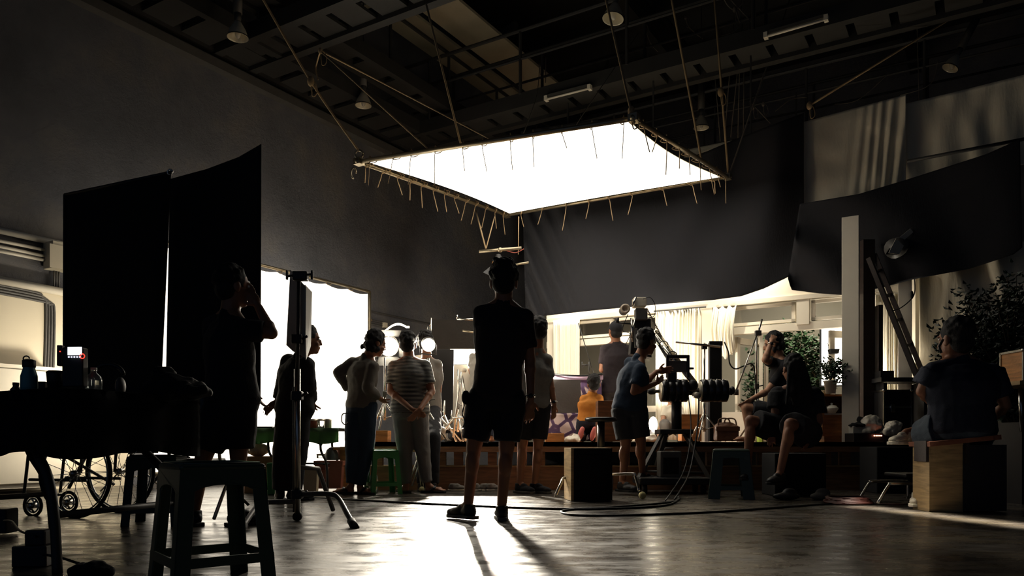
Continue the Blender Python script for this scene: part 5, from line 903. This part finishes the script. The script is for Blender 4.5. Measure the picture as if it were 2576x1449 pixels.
tag(MB().box((X(2000, 7.6), 7.65, .21), (.5, .4, .42)).build('black_box', M_FELT, bevel=.01), 'black crate the long haired person sits on', 'crate'); tag(MB().box(P(1975, 1083, 9.15), (.34, .34, .27)).build('small_crate', M_DARKWOOD, bevel=.006), 'dark box on the platform under the man shading his head', 'crate')

# ================================================================ people
UP = V((0, 0, 1))
def hand(mb, w_, d, nrm, k=1.0, curl=.5, thumb=1):
    d = d.normalized(); nrm = (nrm - d * nrm.dot(d)).normalized(); s = d.cross(nrm)
    R = Matrix((s, d, nrm)).transposed(); c = w_ + d * .05 * k
    mb.ell(c, (.04 * k, .055 * k, .016 * k), R, 12, 8); mb.cap(w_ - d * .02 * k, w_ + d * .03 * k, .024 * k, .026 * k, 10)
    for i, (off, ln) in enumerate(((-.03, .058), (-.010, .07), (.011, .066), (.031, .05))):
        p = w_ + d * .088 * k + s * off * k; dr = (d + s * off * 3).normalized(); r = .0088 * k
        for j, f in enumerate((.42, .32, .26)):
            q = p + dr * ln * k * f * 1.25; mb.cap(p, q, r, r * .9, 8); p = q; r *= .9
            ang = curl * (.7 + .12 * i); dr = (dr * math.cos(ang) + nrm * math.sin(ang)).normalized()
    p = w_ + d * .025 * k + s * -.032 * k * thumb; dr = (d * .75 - s * .75 * thumb + nrm * .2).normalized()
    for j, f in enumerate((.035, .03)): q = p + dr * f * k; mb.cap(p, q, .0115 * k, .010 * k, 8); p = q; dr = (dr + d * .35 + nrm * curl * .5).normalized()
def head(mb, c, f, up, k=1.0):
    s = f.cross(up).normalized(); up = s.cross(f).normalized(); R = Matrix((s, f, up)).transposed()
    def at(x, y, z): return c + R @ V((x, y, z)) * k
    def e(x, y, z, a, b, h, n=14): mb.ell(at(x, y, z), (a * k, b * k, h * k), R, n, 10)
    e(0, -.012, .03, .074, .093, .085, 18); e(0, .02, -.045, .056, .066, .07); e(0, .055, -.088, .026, .026, .024)
    e(0, .086, -.012, .0125, .02, .026, 10); e(0, .099, -.03, .014, .012, .010, 10); e(0, .083, -.06, .024, .010, .0075, 10); e(0, .08, -.07, .02, .009, .007, 10)
    for q in (-1, 1): e(q * .03, .077, .022, .02, .011, .006, 8); e(q * .076, -.008, -.012, .010, .022, .033, 10); e(q * .037, .06, -.035, .022, .022, .02, 8)
    return R, at
def hair_mb(at, R, c, k, style, seed):
    rd = random.Random(seed); m = MB()
    m.ell(at(0, -.02, .036), (.08 * k, .096 * k, .088 * k), R, 18, 12); m.ell(at(0, -.05, -.02), (.072 * k, .055 * k, .066 * k), R, 18, 12)
    n = {'short': 130, 'curly': 150, 'long': 150, 'quiff': 170, 'mop': 160}[style]; amp = {'short': .008, 'curly': .016, 'long': .01, 'quiff': .015, 'mop': .012}[style]
    for _ in range(n):
        th = rd.uniform(0, 6.283); ph = rd.uniform(-.25, 1.5); x = math.cos(th) * math.cos(ph); y = math.sin(th) * math.cos(ph); z = math.sin(ph)
        if y > .35 and z < .55: continue
        p = at(x * .07, y * .086 - .02, .036 + z * .08); m.ell(p + V((x, y, z)) * rd.uniform(0, amp), rd.uniform(.014, .02) * k, nu=8, nv=6)
    if style == 'quiff': [m.ell(at(rd.uniform(-.05, .05), rd.uniform(-.02, .07), .122 + rd.uniform(0, .016)), (.02 * k, .025 * k, .018 * k), R, 8, 6) for _ in range(14)]
    if style == 'long': 
        for j in range(26): a = rd.uniform(-1, 1); m.tube([at(a * .065, -.06, .03), at(a * .09, -.09, -.06), at(a * .11, -.1 - rd.uniform(0, .03), -.2), at(a * .12 + rd.uniform(-.02, .02), -.11, -.3 + rd.uniform(-.04, .06))], .02 * k, 8, .012 * k)
    if style == 'mop': [m.ell(at(rd.uniform(-.07, .07), rd.uniform(-.1, .02), rd.uniform(-.08, .0)), (.022, .022, .03), R, 8, 6) for _ in range(30)]
    return m
def shoe(parent, ank, toe, k, m, sole, zf, style='shoe'):
    d = V((toe.x - ank.x, toe.y - ank.y, 0)); d = d.normalized() if d.length > .02 else V((0, 1, 0)); s = d.cross(UP)
    R = Matrix((s, d, UP)).transposed(); b = V((ank.x, ank.y, zf)); L_ = .27 * k
    def at(x, y, z): return b + R @ V((x, y, z)) * k
    mb = MB()
    if style != 'bare': so = MB()
    if style == 'shoe':
        mb.ell(at(0, .0, .05), (.042 * k, .07 * k, .05 * k), R).ell(at(0, .09, .042), (.047 * k, .09 * k, .036 * k), R).ell(at(0, .15, .036), (.043 * k, .05 * k, .03 * k), R).cyl(at(0, -.01, .04), at(0, -.012, .1), .045 * k, .042 * k).ell(at(0, .05, .075), (.032 * k, .05 * k, .028 * k), R)
        o = fuse(mb, 'shoe', m, parent, .007, 3)
    else:
        mb.ell(at(0, .06, .045), (.04 * k, .06 * k, .012 * k), R).tube([at(-.043, .04, .02), at(-.035, .07, .055), at(0, .085, .066), at(.035, .07, .055), at(.043, .04, .02)], .014 * k); o = fuse(mb, 'shoe', m, parent, .007, 2)
    sp = [at(x, y, 0) for x, y in ((-.03, -.075), (.03, -.075), (.042, -.03), (.04, .06), (.052, .13), (.042, .185), (.012, .205), (-.02, .2), (-.045, .165), (-.048, .1), (-.038, .03), (-.04, -.03))]
    MB().prism(sp, (0, 0, .024 * k)).build('sole', sole, o, bevel=.004)
    if style == 'shoe':
        la = MB(); [la.tube([at(-.02, .05 + j * .02, .088 - j * .011), at(.02, .062 + j * .02, .086 - j * .011)], .003, 5) for j in range(4)]; la.build('laces', sole, o)
NO_H = ()
def person(lab, d, J, face=(0, 1, 0), up=None, k=1.0, wide=1.0, hair='short', skin=None, shirt=None, sleeve='short', pants='trousers', pm=None, sm=None, shoe_m=None, sole=None, foot='shoe', zf=0, hands=None, hair_m=None, seed=1, depth=1.0, puff=1.0, capm=None, foldk=1.0, hem=None, curl=.5, headk=1.1, vox=.0085):
    J = {a: P(v[0], v[1], d + (v[2] if len(v) > 2 else 0)) for a, v in J.items()}
    skin = skin or M_SKIN; f = V(face).normalized(); up = V(up).normalized() if up else UP
    pel = (J['hl'] + J['hr']) / 2; root = thing('person', lab, 'person', V((pel.x, pel.y, zf)))
    hd, nk, sl, sr = J['hd'], J['nk'], J['sl'], J['sr']; sc = (sl + sr) / 2; side = (sr - sl).normalized(); sw = (sr - sl).length / 2
    hs = (J['hr'] - J['hl']); hs = hs.normalized() if hs.length > .02 else side
    def ring(t_, a, b):                                        # t_ 0 pelvis .. 1 shoulder line
        c = pel.lerp(sc, t_); ax = (sc - pel).normalized(); s_ = (hs * (1 - t_) + side * t_).normalized(); s_ = (s_ - ax * s_.dot(ax)).normalized(); return (c, a, b, s_, ax.cross(s_))
    def torso(g, t0=0, wk=1.0):
        hw = .155 * wide * k; prof = [(-.12, hw * .92, .10), (0, hw * 1.05, .118), (.2, hw * .98, .11), (.42, hw * .93, .102), (.65, hw * 1.08, .112), (.82, max(sw * .95, hw * 1.1), .112), (.95, sw * .98, .092), (1.03, sw * .85, .066), (1.1, sw * .5, .055)]
        return [ring(t_, a + g, b * depth * k + g) for t_, a, b in prof if t_ >= t0]
    R_ = Matrix.Identity(3); b = MB()
    r0 = ring(-.12, .14 * wide * k, .1 * k); b.loft(torso(0)); b.cap(sc - V((0, 0, .02)), nk.lerp(hd, .35), .066 * k, .06 * k); [b.cap(nk - V((0, 0, .02)), J['s' + q] + V((0, 0, .0)), .05 * k, .048 * k) for q in 'lr']
    for a_ in 'lr':
        S_, E_, W_ = J['s' + a_], J.get('e' + a_), J.get('w' + a_)
        if E_ is not None:
            b.cap(S_, E_, .052 * k * wide ** .5, .039 * k); b.cap(E_, W_, .04 * k, .026 * k); b.ell(E_.lerp(W_, .25), .043 * k); hv = (W_ - E_).normalized()
            if ('h' + 'a' + a_) in J: hv = (J['ha' + a_] - W_).normalized()
            inw = (sc - W_); inw = inw if inw.length > .05 else f
            hand(b, W_ + hv * .012, hv, (inw + f * .3), k * .98, curl, 1 if a_ == 'l' else -1)
        H, K, Aa, T = J['h' + a_], J['k' + a_], J['a' + a_], J.get('t' + a_)
        b.cap(H, K, .088 * k * wide ** .5, .054 * k); b.cap(K, Aa, .052 * k, .033 * k); back = (K - H).cross((Aa - K)); fwd = V((f.x, f.y, 0)).normalized()
        b.ell(K.lerp(Aa, .27) - fwd * .018, (.05 * k, .052 * k, .095 * k), nu=12)
        if T is not None:
            fd = (T - Aa); fl = V((fd.x, fd.y, 0)); fl = fl.normalized() if fl.length > .02 else fwd
            if foot in ('bare', 'flop') or zf == -9: 
                b.cap(Aa, Aa + fl * .04 - V((0, 0, .035)), .033 * k, .034 * k); q = Aa - V((0, 0, max(.02, Aa.z - zf - .035)))
                b.cap(q, q + fl * .13, .03 * k, .03 * k); [b.cap(q + fl * .12 + fl.cross(UP) * (j - 2) * .015, q + fl * (.185 - .006 * abs(j - 1)) + fl.cross(UP) * (j - 2) * .017 - V((0, 0, .008)), .011, .0095, 8) for j in range(5)]
            else: b.cap(Aa, Aa + fl * .05 - V((0, 0, .03)), .033 * k, .03 * k)
    Rh, at = head(b, hd, f, up, k * headk)
    body = fuse(b, 'body', skin, root, vox, 2)
    for q in (-1, 1): MB().ell(at(q * .03, .074, .006), .0115 * k, nu=10, nv=8).build('eye', M_EYE, root, True)
    if capm:
        m = MB(); m.ell(at(0, -.018, .034), (.09 * k, .108 * k, .096 * k), Rh, 20, 12); m.ell(at(0, .1, .04), (.06 * k, .055 * k, .01 * k), Rh)
        fuse(m, 'cap', capm, root, .008, 3); m = MB().ell(at(0, -.034, -.035), (.078 * k, .07 * k, .062 * k), Rh); fuse(m, 'hair', hair_m or M_HAIR, root, .01, 1, .01, TEX2)
    else: fuse(hair_mb(at, Rh, hd, k * headk, hair, seed), 'hair', hair_m or M_HAIR, root, .0085, 1 if hair != 'long' else 2, .006, TEX2)
    # shirt
    g = .016 * puff; m = MB(); rr = torso(g, -.13 if hem is None else hem); m.loft(rr); m.cap(sc - V((0, 0, .02)), nk.lerp(sc, .3), .072 * k, .068 * k); [m.cap(nk.lerp(sc, .25) - V((0, 0, .025)), J['s' + q], .058 * k, .062 * k) for q in 'lr']
    for a_ in 'lr':
        S_, E_, W_ = J['s' + a_], J.get('e' + a_), J.get('w' + a_)
        m.ell(S_, .07 * k)
        if E_ is None: continue
        if sleeve == 'short': m.cyl(S_, S_.lerp(E_, .72), .062 * k * puff, .062 * k * puff, 16)
        elif sleeve == 'long': m.cap(S_, E_, .06 * k * puff, .053 * k * puff); m.cyl(E_, E_.lerp(W_, .9), .053 * k * puff, .04 * k * puff, 16)
    fuse(m, 'shirt', shirt, root, .011, 3, .022 * foldk)
    # trousers or shorts
    m = MB(); fr = {'shorts': .78, 'trousers': .93}[pants]; hb_ = torso(g * .8)[0:2]; m.loft([ring(-.16, .15 * wide * k + g * .5, .11 * k * depth + g * .5), ring(0, .163 * wide * k + g * .6, .122 * k * depth + g * .6), ring(.14, .152 * wide * k + g * .4, .112 * k * depth + g * .4)])
    for a_ in 'lr':
        H, K, Aa = J['h' + a_], J['k' + a_], J['a' + a_]
        m.ell(H, .1 * k * wide ** .5)
        if pants == 'shorts': m.cyl(H, H.lerp(K, .86), .102 * k * wide ** .5 * puff, .088 * k * puff, 18)
        else: m.cap(H, K, .1 * k * wide ** .5, .078 * k * puff); m.cyl(K, K.lerp(Aa, .94), .078 * k * puff, .055 * k * puff, 18)
    fuse(m, pants, pm, root, .011, 3, .02 * foldk)
    if foot != 'bare':
        for a_ in 'lr':
            if 't' + a_ in J: shoe(root, J['a' + a_], J['t' + a_], k, shoe_m or M_BLACK, sole or M_RUBBER, max(zf, J['a' + a_].z - .1), 'shoe' if foot == 'shoe' else 'flop')
    return root, J
def cloth_m(name, h, var=.12): return mat(name, h, .92, var=var, scale=5, bump=.25, bscale=160)
K1 = cloth_m('black cotton', '15151a'); K2 = cloth_m('dark navy cotton', '1a2030'); K3 = cloth_m('dark plum cotton', '231a1e')
def watch(root, J, a_='r', m=M_CHROME, nm='wristwatch'):
    w_, e = J['w' + a_], J['e' + a_]; d_ = (w_ - e).normalized(); x = d_.orthogonal().normalized(); y = d_.cross(x); c = w_ - d_ * .015
    MB().tube([c + (x * math.cos(i * .524) + y * math.sin(i * .524)) * .031 for i in range(13)], .007, 6).build(nm, m, root, True); MB().cyl(c - V((0, .03, 0)), c - V((0, .042, 0)), .016).build(nm + '_face', M_BLACK, root, True)

r, J = person('tall person in dark tee and black shorts standing with back turned at centre', 5.2, dict(hd=(1267, 709), nk=(1268, 752), sl=(1213, 792), sr=(1318, 800), el=(1214, 885, .05), wl=(1262, 905, -.02 + .3), er=(1333, 905, .03), wr=(1335, 1002, -.02), har=(1333, 1040), hl=(1214, 1000), hr=(1286, 1000), kl=(1192, 1125), kr=(1274, 1128), al=(1178, 1268), ar=(1262, 1272), tl=(1140, 1300, .1), tr=(1255, 1300, .4)),
    hair='quiff', shirt=K3, pants='shorts', pm=K1, shoe_m=M_BLACK, sole=M_STEEL2, puff=1.05, curl=.45, headk=1.12, vox=.007)
watch(r, J)
m = MB(); m.ell(P(1172, 1000, 5.15), (.03, .04, .05)); fuse(m, 'waist_pouch', K1, r, .008, 2)
MB().tube(arc([P(1170, 1015, 5.15), P(1163, 1040, 5.15), P(1170, 1060, 5.15), P(1164, 1075, 5.15)]), .004).build('hanging_cord', M_CABLE, r, True)
person('tall person in dark clothes raising a phone in front of the right black flag', 4.85, dict(hd=(588, 722), nk=(580, 775), sl=(535, 822, .12), sr=(612, 828, -.12), er=(683, 838, -.1), wr=(650, 772, .0), har=(628, 735, .02), el=(560, 920, .15), wl=(628, 985, .2), hl=(566, 1005), hr=(602, 1005), kl=(512, 1150), kr=(600, 1150), al=(488, 1292), ar=(597, 1292), tl=(445, 1315, .12), tr=(645, 1318, .1)),
    face=(.75, .65, 0), hair='short', shirt=K1, pants='shorts', pm=K1, shoe_m=M_BLACK, sole=M_STEEL, puff=1.15, seed=2)
tag(MB().box(P(622, 735, 4.9), (.012, .08, .15)).build('mobile_phone', M_BLACK, bevel=.004), 'dark phone held up by the tall person at left', 'phone')
person('person in dark jacket and loose trousers standing behind the light stand', 6.9, dict(hd=(777, 856), nk=(760, 893), sl=(727, 912, .1), sr=(770, 918, -.12), el=(712, 965, .1), wl=(698, 1008, .12), hal=(682, 1022, .1), er=(775, 970, -.1), wr=(785, 1010, .15), hl=(725, 1030), hr=(756, 1030), kl=(716, 1130), kr=(745, 1130), al=(704, 1240), ar=(738, 1242), tl=(702, 1252, .2), tr=(775, 1256, .1)),
    face=(.9, .35, 0), hair='short', shirt=K1, sleeve='long', pm=K1, puff=1.35, seed=3)
M_JEAN = cloth_m('blue denim', '2a3c50'); M_GREYK = cloth_m('grey knit', '6a665e'); M_GREYP = cloth_m('grey trousers', '6f6c68'); M_TEEG = cloth_m('grey tee', '74716a')
person('bending person in grey sweater and blue jeans with hand on hip', 7.8, dict(hd=(946, 864), nk=(928, 893), sl=(888, 915, .12), sr=(938, 925, -.12), el=(851, 938, .1), wl=(880, 985, .15), er=(925, 975, -.16), wr=(955, 1002, -.05), har=(968, 1012, .05), hl=(893, 1020, .05), hr=(926, 1020, -.03), kl=(890, 1115), kr=(922, 1115), al=(884, 1222), ar=(905, 1226), tl=(862, 1240, -.0), tr=(945, 1240, -.1)),
    face=(.8, .5, -.25), hair='mop', shirt=M_GREYK, sleeve='long', pm=M_JEAN, foot='flop', shoe_m=M_BLACK, puff=1.15, seed=4, k=.98)
tag(MB().tube(arc([P(878, 1040, 7.7), P(862, 1042, 7.7), P(860, 1060, 7.7), P(868, 1068, 7.7), P(876, 1062, 7.7)]), .006).build('belt_clip', M_STEEL2, None, True), 'small loop clip hanging at the hip of the jeans', 'clip')
person('broad person in striped tee and grey trousers with hands behind back', 8.0, dict(hd=(1026, 866), nk=(1028, 897), sl=(992, 922), sr=(1068, 920), el=(982, 985, -.06), wl=(1034, 1028, -.24), hal=(1056, 1040, -.25), er=(1086, 985, -.06), wr=(1056, 1030, -.27), har=(1038, 1050, -.29), hl=(1010, 1035), hr=(1052, 1035), kl=(1018, 1125), kr=(1062, 1125), al=(1022, 1222), ar=(1076, 1218), tl=(1010, 1236, .1), tr=(1112, 1232, -.02)),
    hair='short', shirt=M_STRIPE, pm=M_GREYP, foot='flop', wide=1.22, depth=1.2, puff=1.1, seed=5, k=.97)
person('curly haired person in pale tee half hidden behind the striped shirt person', 8.75, dict(hd=(1070, 862), nk=(1074, 898), sl=(1048, 920), sr=(1100, 918), er=(1104, 972), wr=(1098, 1015), hl=(1062, 1030), hr=(1090, 1030), kl=(1062, 1098, -.5), kr=(1092, 1100, -.5), al=(1060, 1225, -.55), ar=(1092, 1225, -.55), tl=(1062, 1232, -.1), tr=(1098, 1232, -.1)),
    hair='curly', shirt=M_TEEG, pm=K1, seed=6, k=.95)
person('person in grey tee standing barefoot on the platform, half hidden by the central person', 10.6, dict(hd=(1207, 862), nk=(1208, 885), sl=(1190, 900), sr=(1228, 900), el=(1184, 930), wl=(1192, 955), er=(1236, 930), wr=(1236, 960), hl=(1200, 985), hr=(1222, 985), kl=(1206, 1045), kr=(1232, 1045), al=(1210, 1100), ar=(1234, 1100), tl=(1210, 1110, .1), tr=(1240, 1110, .1)),
    hair='mop', shirt=M_TEEG, pm=K2, foot='bare', zf=.53, seed=7, k=.92)
r, J = person('person in grey tee and dark shorts standing right behind the central person', 7.95, dict(hd=(1353, 832), nk=(1354, 872), sl=(1322, 912), sr=(1374, 908), er=(1384, 965), wr=(1394, 1015), har=(1393, 1050), el=(1315, 970), wl=(1312, 1020), hl=(1322, 1022), hr=(1362, 1022), kl=(1314, 1120), kr=(1354, 1118), al=(1308, 1216), ar=(1345, 1222), tl=(1332, 1232, -.1), tr=(1378, 1238, -.1)),
    face=(-.3, 1, 0), hair='short', shirt=M_TEEG, pants='shorts', pm=K1, shoe_m=K1, sole=M_STEEL2, seed=8, headk=1.12, k=1.02)
watch(r, J)
person('person in black tee and dark cap with folded arms standing on the platform', 10.2, dict(hd=(1548, 833), nk=(1549, 858), sl=(1522, 880), sr=(1580, 880), el=(1514, 930, 0), wl=(1545, 935, .25), er=(1588, 930, 0), wr=(1560, 932, .25), hl=(1534, 985), hr=(1564, 985), kl=(1532, 1045), kr=(1566, 1045), al=(1532, 1100), ar=(1568, 1100), tl=(1528, 1110, .1), tr=(1572, 1110, .1)),
    face=(-.3, 1, 0), hair='short', capm=K1, shirt=K3, pm=cloth_m('brown black cotton', '2a211c'), zf=.53, seed=9, k=1.02, wide=1.1)
M_BLUE = cloth_m('blue chambray', '1f3145', .3)
person('person in blue shirt and dark shorts leaning towards the crane controls', 7.8, dict(hd=(1628, 860), nk=(1612, 893), sl=(1585, 915, .1), sr=(1610, 930, -.14), er=(1595, 985, -.18), wr=(1648, 965, -.05), har=(1675, 945, .05), el=(1625, 960, .2), wl=(1652, 935, .25), hal=(1672, 932, .25), hl=(1566, 1028), hr=(1600, 1028), kl=(1574, 1118), kr=(1612, 1112), al=(1566, 1212), ar=(1616, 1190, .35), tl=(1590, 1232, -.1), tr=(1640, 1200, .4)),
    face=(.8, .55, -.15), hair='short', shirt=M_BLUE, pants='shorts', pm=cloth_m('dark grey twill', '2c3036'), shoe_m=M_BLACK, seed=10, puff=1.15)
person('kneeling person in orange tee and pink socks seen from behind on the platform', 9.6, dict(hd=(1494, 966), nk=(1490, 988), sl=(1470, 1006), sr=(1506, 1004), el=(1466, 1035, .2), wl=(1480, 1060, .4), er=(1516, 1035, .2), wr=(1505, 1060, .4), hl=(1468, 1062), hr=(1498, 1062), kl=(1462, 1100, .4), kr=(1496, 1100, .4), al=(1464, 1094, -.08), ar=(1496, 1094, -.08)),
    hair='short', shirt=cloth_m('orange cotton', 'c07a2c'), pm=K2, foot='bare', zf=.53, seed=11, k=.9, hem=-.05)
for px in (1461, 1492): 
    t_ = MB().ell(P(px, 1092, 9.42), (.036, .025, .09), Matrix.Rotation(.25, 3, 'Y')).ell(P(px + 4, 1080, 9.44), (.03, .03, .035)); tag(fuse(t_, 'pink_sock', cloth_m('pink sock', 'd87a72'), None, .008, 2), 'pink sock sole of the kneeling person, %s' % ('left foot' if px < 1480 else 'right foot'), 'sock')
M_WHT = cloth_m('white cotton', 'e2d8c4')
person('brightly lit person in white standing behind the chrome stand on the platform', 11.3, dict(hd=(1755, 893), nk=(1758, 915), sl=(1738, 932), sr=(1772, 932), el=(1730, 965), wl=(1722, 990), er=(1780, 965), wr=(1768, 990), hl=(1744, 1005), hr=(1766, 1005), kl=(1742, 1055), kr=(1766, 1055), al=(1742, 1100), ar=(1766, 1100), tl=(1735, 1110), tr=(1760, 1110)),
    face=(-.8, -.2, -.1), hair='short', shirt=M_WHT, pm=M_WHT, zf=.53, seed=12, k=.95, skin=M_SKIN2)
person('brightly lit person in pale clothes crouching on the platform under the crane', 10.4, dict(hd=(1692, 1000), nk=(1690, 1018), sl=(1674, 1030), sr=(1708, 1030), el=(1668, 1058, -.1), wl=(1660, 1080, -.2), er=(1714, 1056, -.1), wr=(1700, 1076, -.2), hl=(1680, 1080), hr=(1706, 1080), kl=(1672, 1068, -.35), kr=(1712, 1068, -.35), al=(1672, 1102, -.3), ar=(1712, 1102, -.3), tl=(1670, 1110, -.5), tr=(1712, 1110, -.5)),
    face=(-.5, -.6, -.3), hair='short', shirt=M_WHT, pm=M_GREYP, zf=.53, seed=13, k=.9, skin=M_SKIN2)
person('seated person in pale lilac shirt behind the metal tripod on the platform', 10.9, dict(hd=(1168, 1030), nk=(1160, 1048), sl=(1140, 1062), sr=(1170, 1058), el=(1132, 1085), wl=(1145, 1100, -.1), er=(1178, 1085), wr=(1170, 1100, -.1), hl=(1130, 1100), hr=(1152, 1100), kl=(1150, 1090, -.35), kr=(1175, 1090, -.35), al=(1155, 1104, -.1), ar=(1180, 1104, -.1), tl=(1160, 1110, -.2), tr=(1185, 1110, -.2)),
    hair='short', shirt=cloth_m('lilac cotton', 'a79ab0'), pm=K1, zf=.53, seed=14, k=.88, foot='bare')
r, J = person('person in black tee and shorts sitting with one forearm raised to the head', 8.75, dict(hd=(1945, 866), nk=(1962, 895), sl=(1955, 918, .15), sr=(1978, 922, -.15), el=(1925, 905, -.2), wl=(1940, 862, -.18), hal=(1948, 845, -.1), er=(1930, 985, -.1), wr=(1892, 1003, -.15), har=(1874, 1015, -.15), hl=(1958, 1040, .1), hr=(1972, 1040, -.1), kl=(1888, 1022, .1), kr=(1876, 1026, -.15), al=(1893, 1098, .1), ar=(1886, 1100, -.12), tl=(1870, 1110, .1), tr=(1866, 1110, -.12)),
    face=(-.85, .3, -.2), hair='mop', shirt=K1, pants='shorts', pm=cloth_m('charcoal cotton', '2e3034'), zf=.53, seed=15, skin=M_SKIN2, foot='bare')
watch(r, J, 'l')
person('dark silhouette with long loose hair sitting on a crate before the platform', 7.3, dict(hd=(1993, 928), nk=(1998, 968), sl=(1955, 990, .05), sr=(2048, 992, 0), el=(1950, 1045, 0), wl=(1945, 1080, -.05), er=(2060, 1060, 0), wr=(2040, 1100, -.1), hl=(1982, 1088, .05), hr=(2030, 1090, 0), kl=(1888, 1058, -.05), kr=(1988, 1066, -.38), al=(1880, 1180, -.05), ar=(1962, 1190, -.42), tl=(1872, 1240, -.2), tr=(1945, 1240, -.5)),
    face=(-.15, 1, 0), hair='long', shirt=K1, pants='shorts', pm=K1, seed=16, puff=1.4, wide=1.1, hem=-.1)
for (px, lb) in ((1978, 'dark shoe on the floor below the long haired person'), (2062, 'grey sock foot on the floor right of the dark shoe')):
    o = MB().ell((X(px, 7.0), 7.0, .035), (.13 if px < 2000 else .09, .05, .035)).ell((X(px + 10, 7.0), 7.02, .06), (.07, .045, .05)); tag(fuse(o, 'shoe', M_BLACK if px < 2000 else M_GREYK, None, .008, 3), lb, 'shoe')
r, J = person('big person in dark navy tee sitting on a plywood box, one ankle crossed', 5.95, dict(hd=(2402, 854), nk=(2412, 892), sl=(2348, 932), sr=(2492, 935), el=(2318, 985, .05), wl=(2360, 1030, .3), er=(2530, 1020), wr=(2480, 1070, .25), hl=(2385, 1082), hr=(2450, 1085), kl=(2315, 1100, .25), kr=(2372, 1072, .45), al=(2308, 1240, .25), ar=(2280, 1088, .4), tl=(2298, 1262, .0), tr=(2240, 1100, .3)),
    face=(-.35, 1, 0), hair='short', shirt=K2, pants='shorts', pm=cloth_m('slate cotton', '3a444e'), shoe_m=cloth_m('white canvas', 'cfc6b2'), sole=M_WHITE, seed=17, wide=1.45, depth=1.5, puff=1.5, k=1.04, headk=1.3)
c_ = at_ = P(2374, 868, 5.95); MB().tube([P(2372, 855, 5.9), P(2362, 872, 5.85), P(2368, 888, 5.85)], .01).build('glasses_temple', M_BLACK, r, True)
# loose shoes by the step
for (px, py, m_, an, lb) in ((1147, 1228, M_GREYK, .2, 'strappy grey sandal on the floor left of the pale sneakers'), (1203, 1226, M_TEEG, 1.2, 'left pale sneaker on the floor between the central person and the step'), (1224, 1227, M_TEEG, 1.0, 'middle pale sneaker on the floor by the step'), (1240, 1226, M_TEEG, .7, 'right pale sneaker on the floor by the step')):
    d_ = 8.3; c = V((X(px, d_), d_, 0)); t = thing('loose_shoe', lb, 'shoe', c, 'loose shoes by the step'); shoe(t, c + V((-.03, 0, .08)), c + V((math.cos(an), math.sin(an), 0)), .8, m_, M_FOAM, 0)
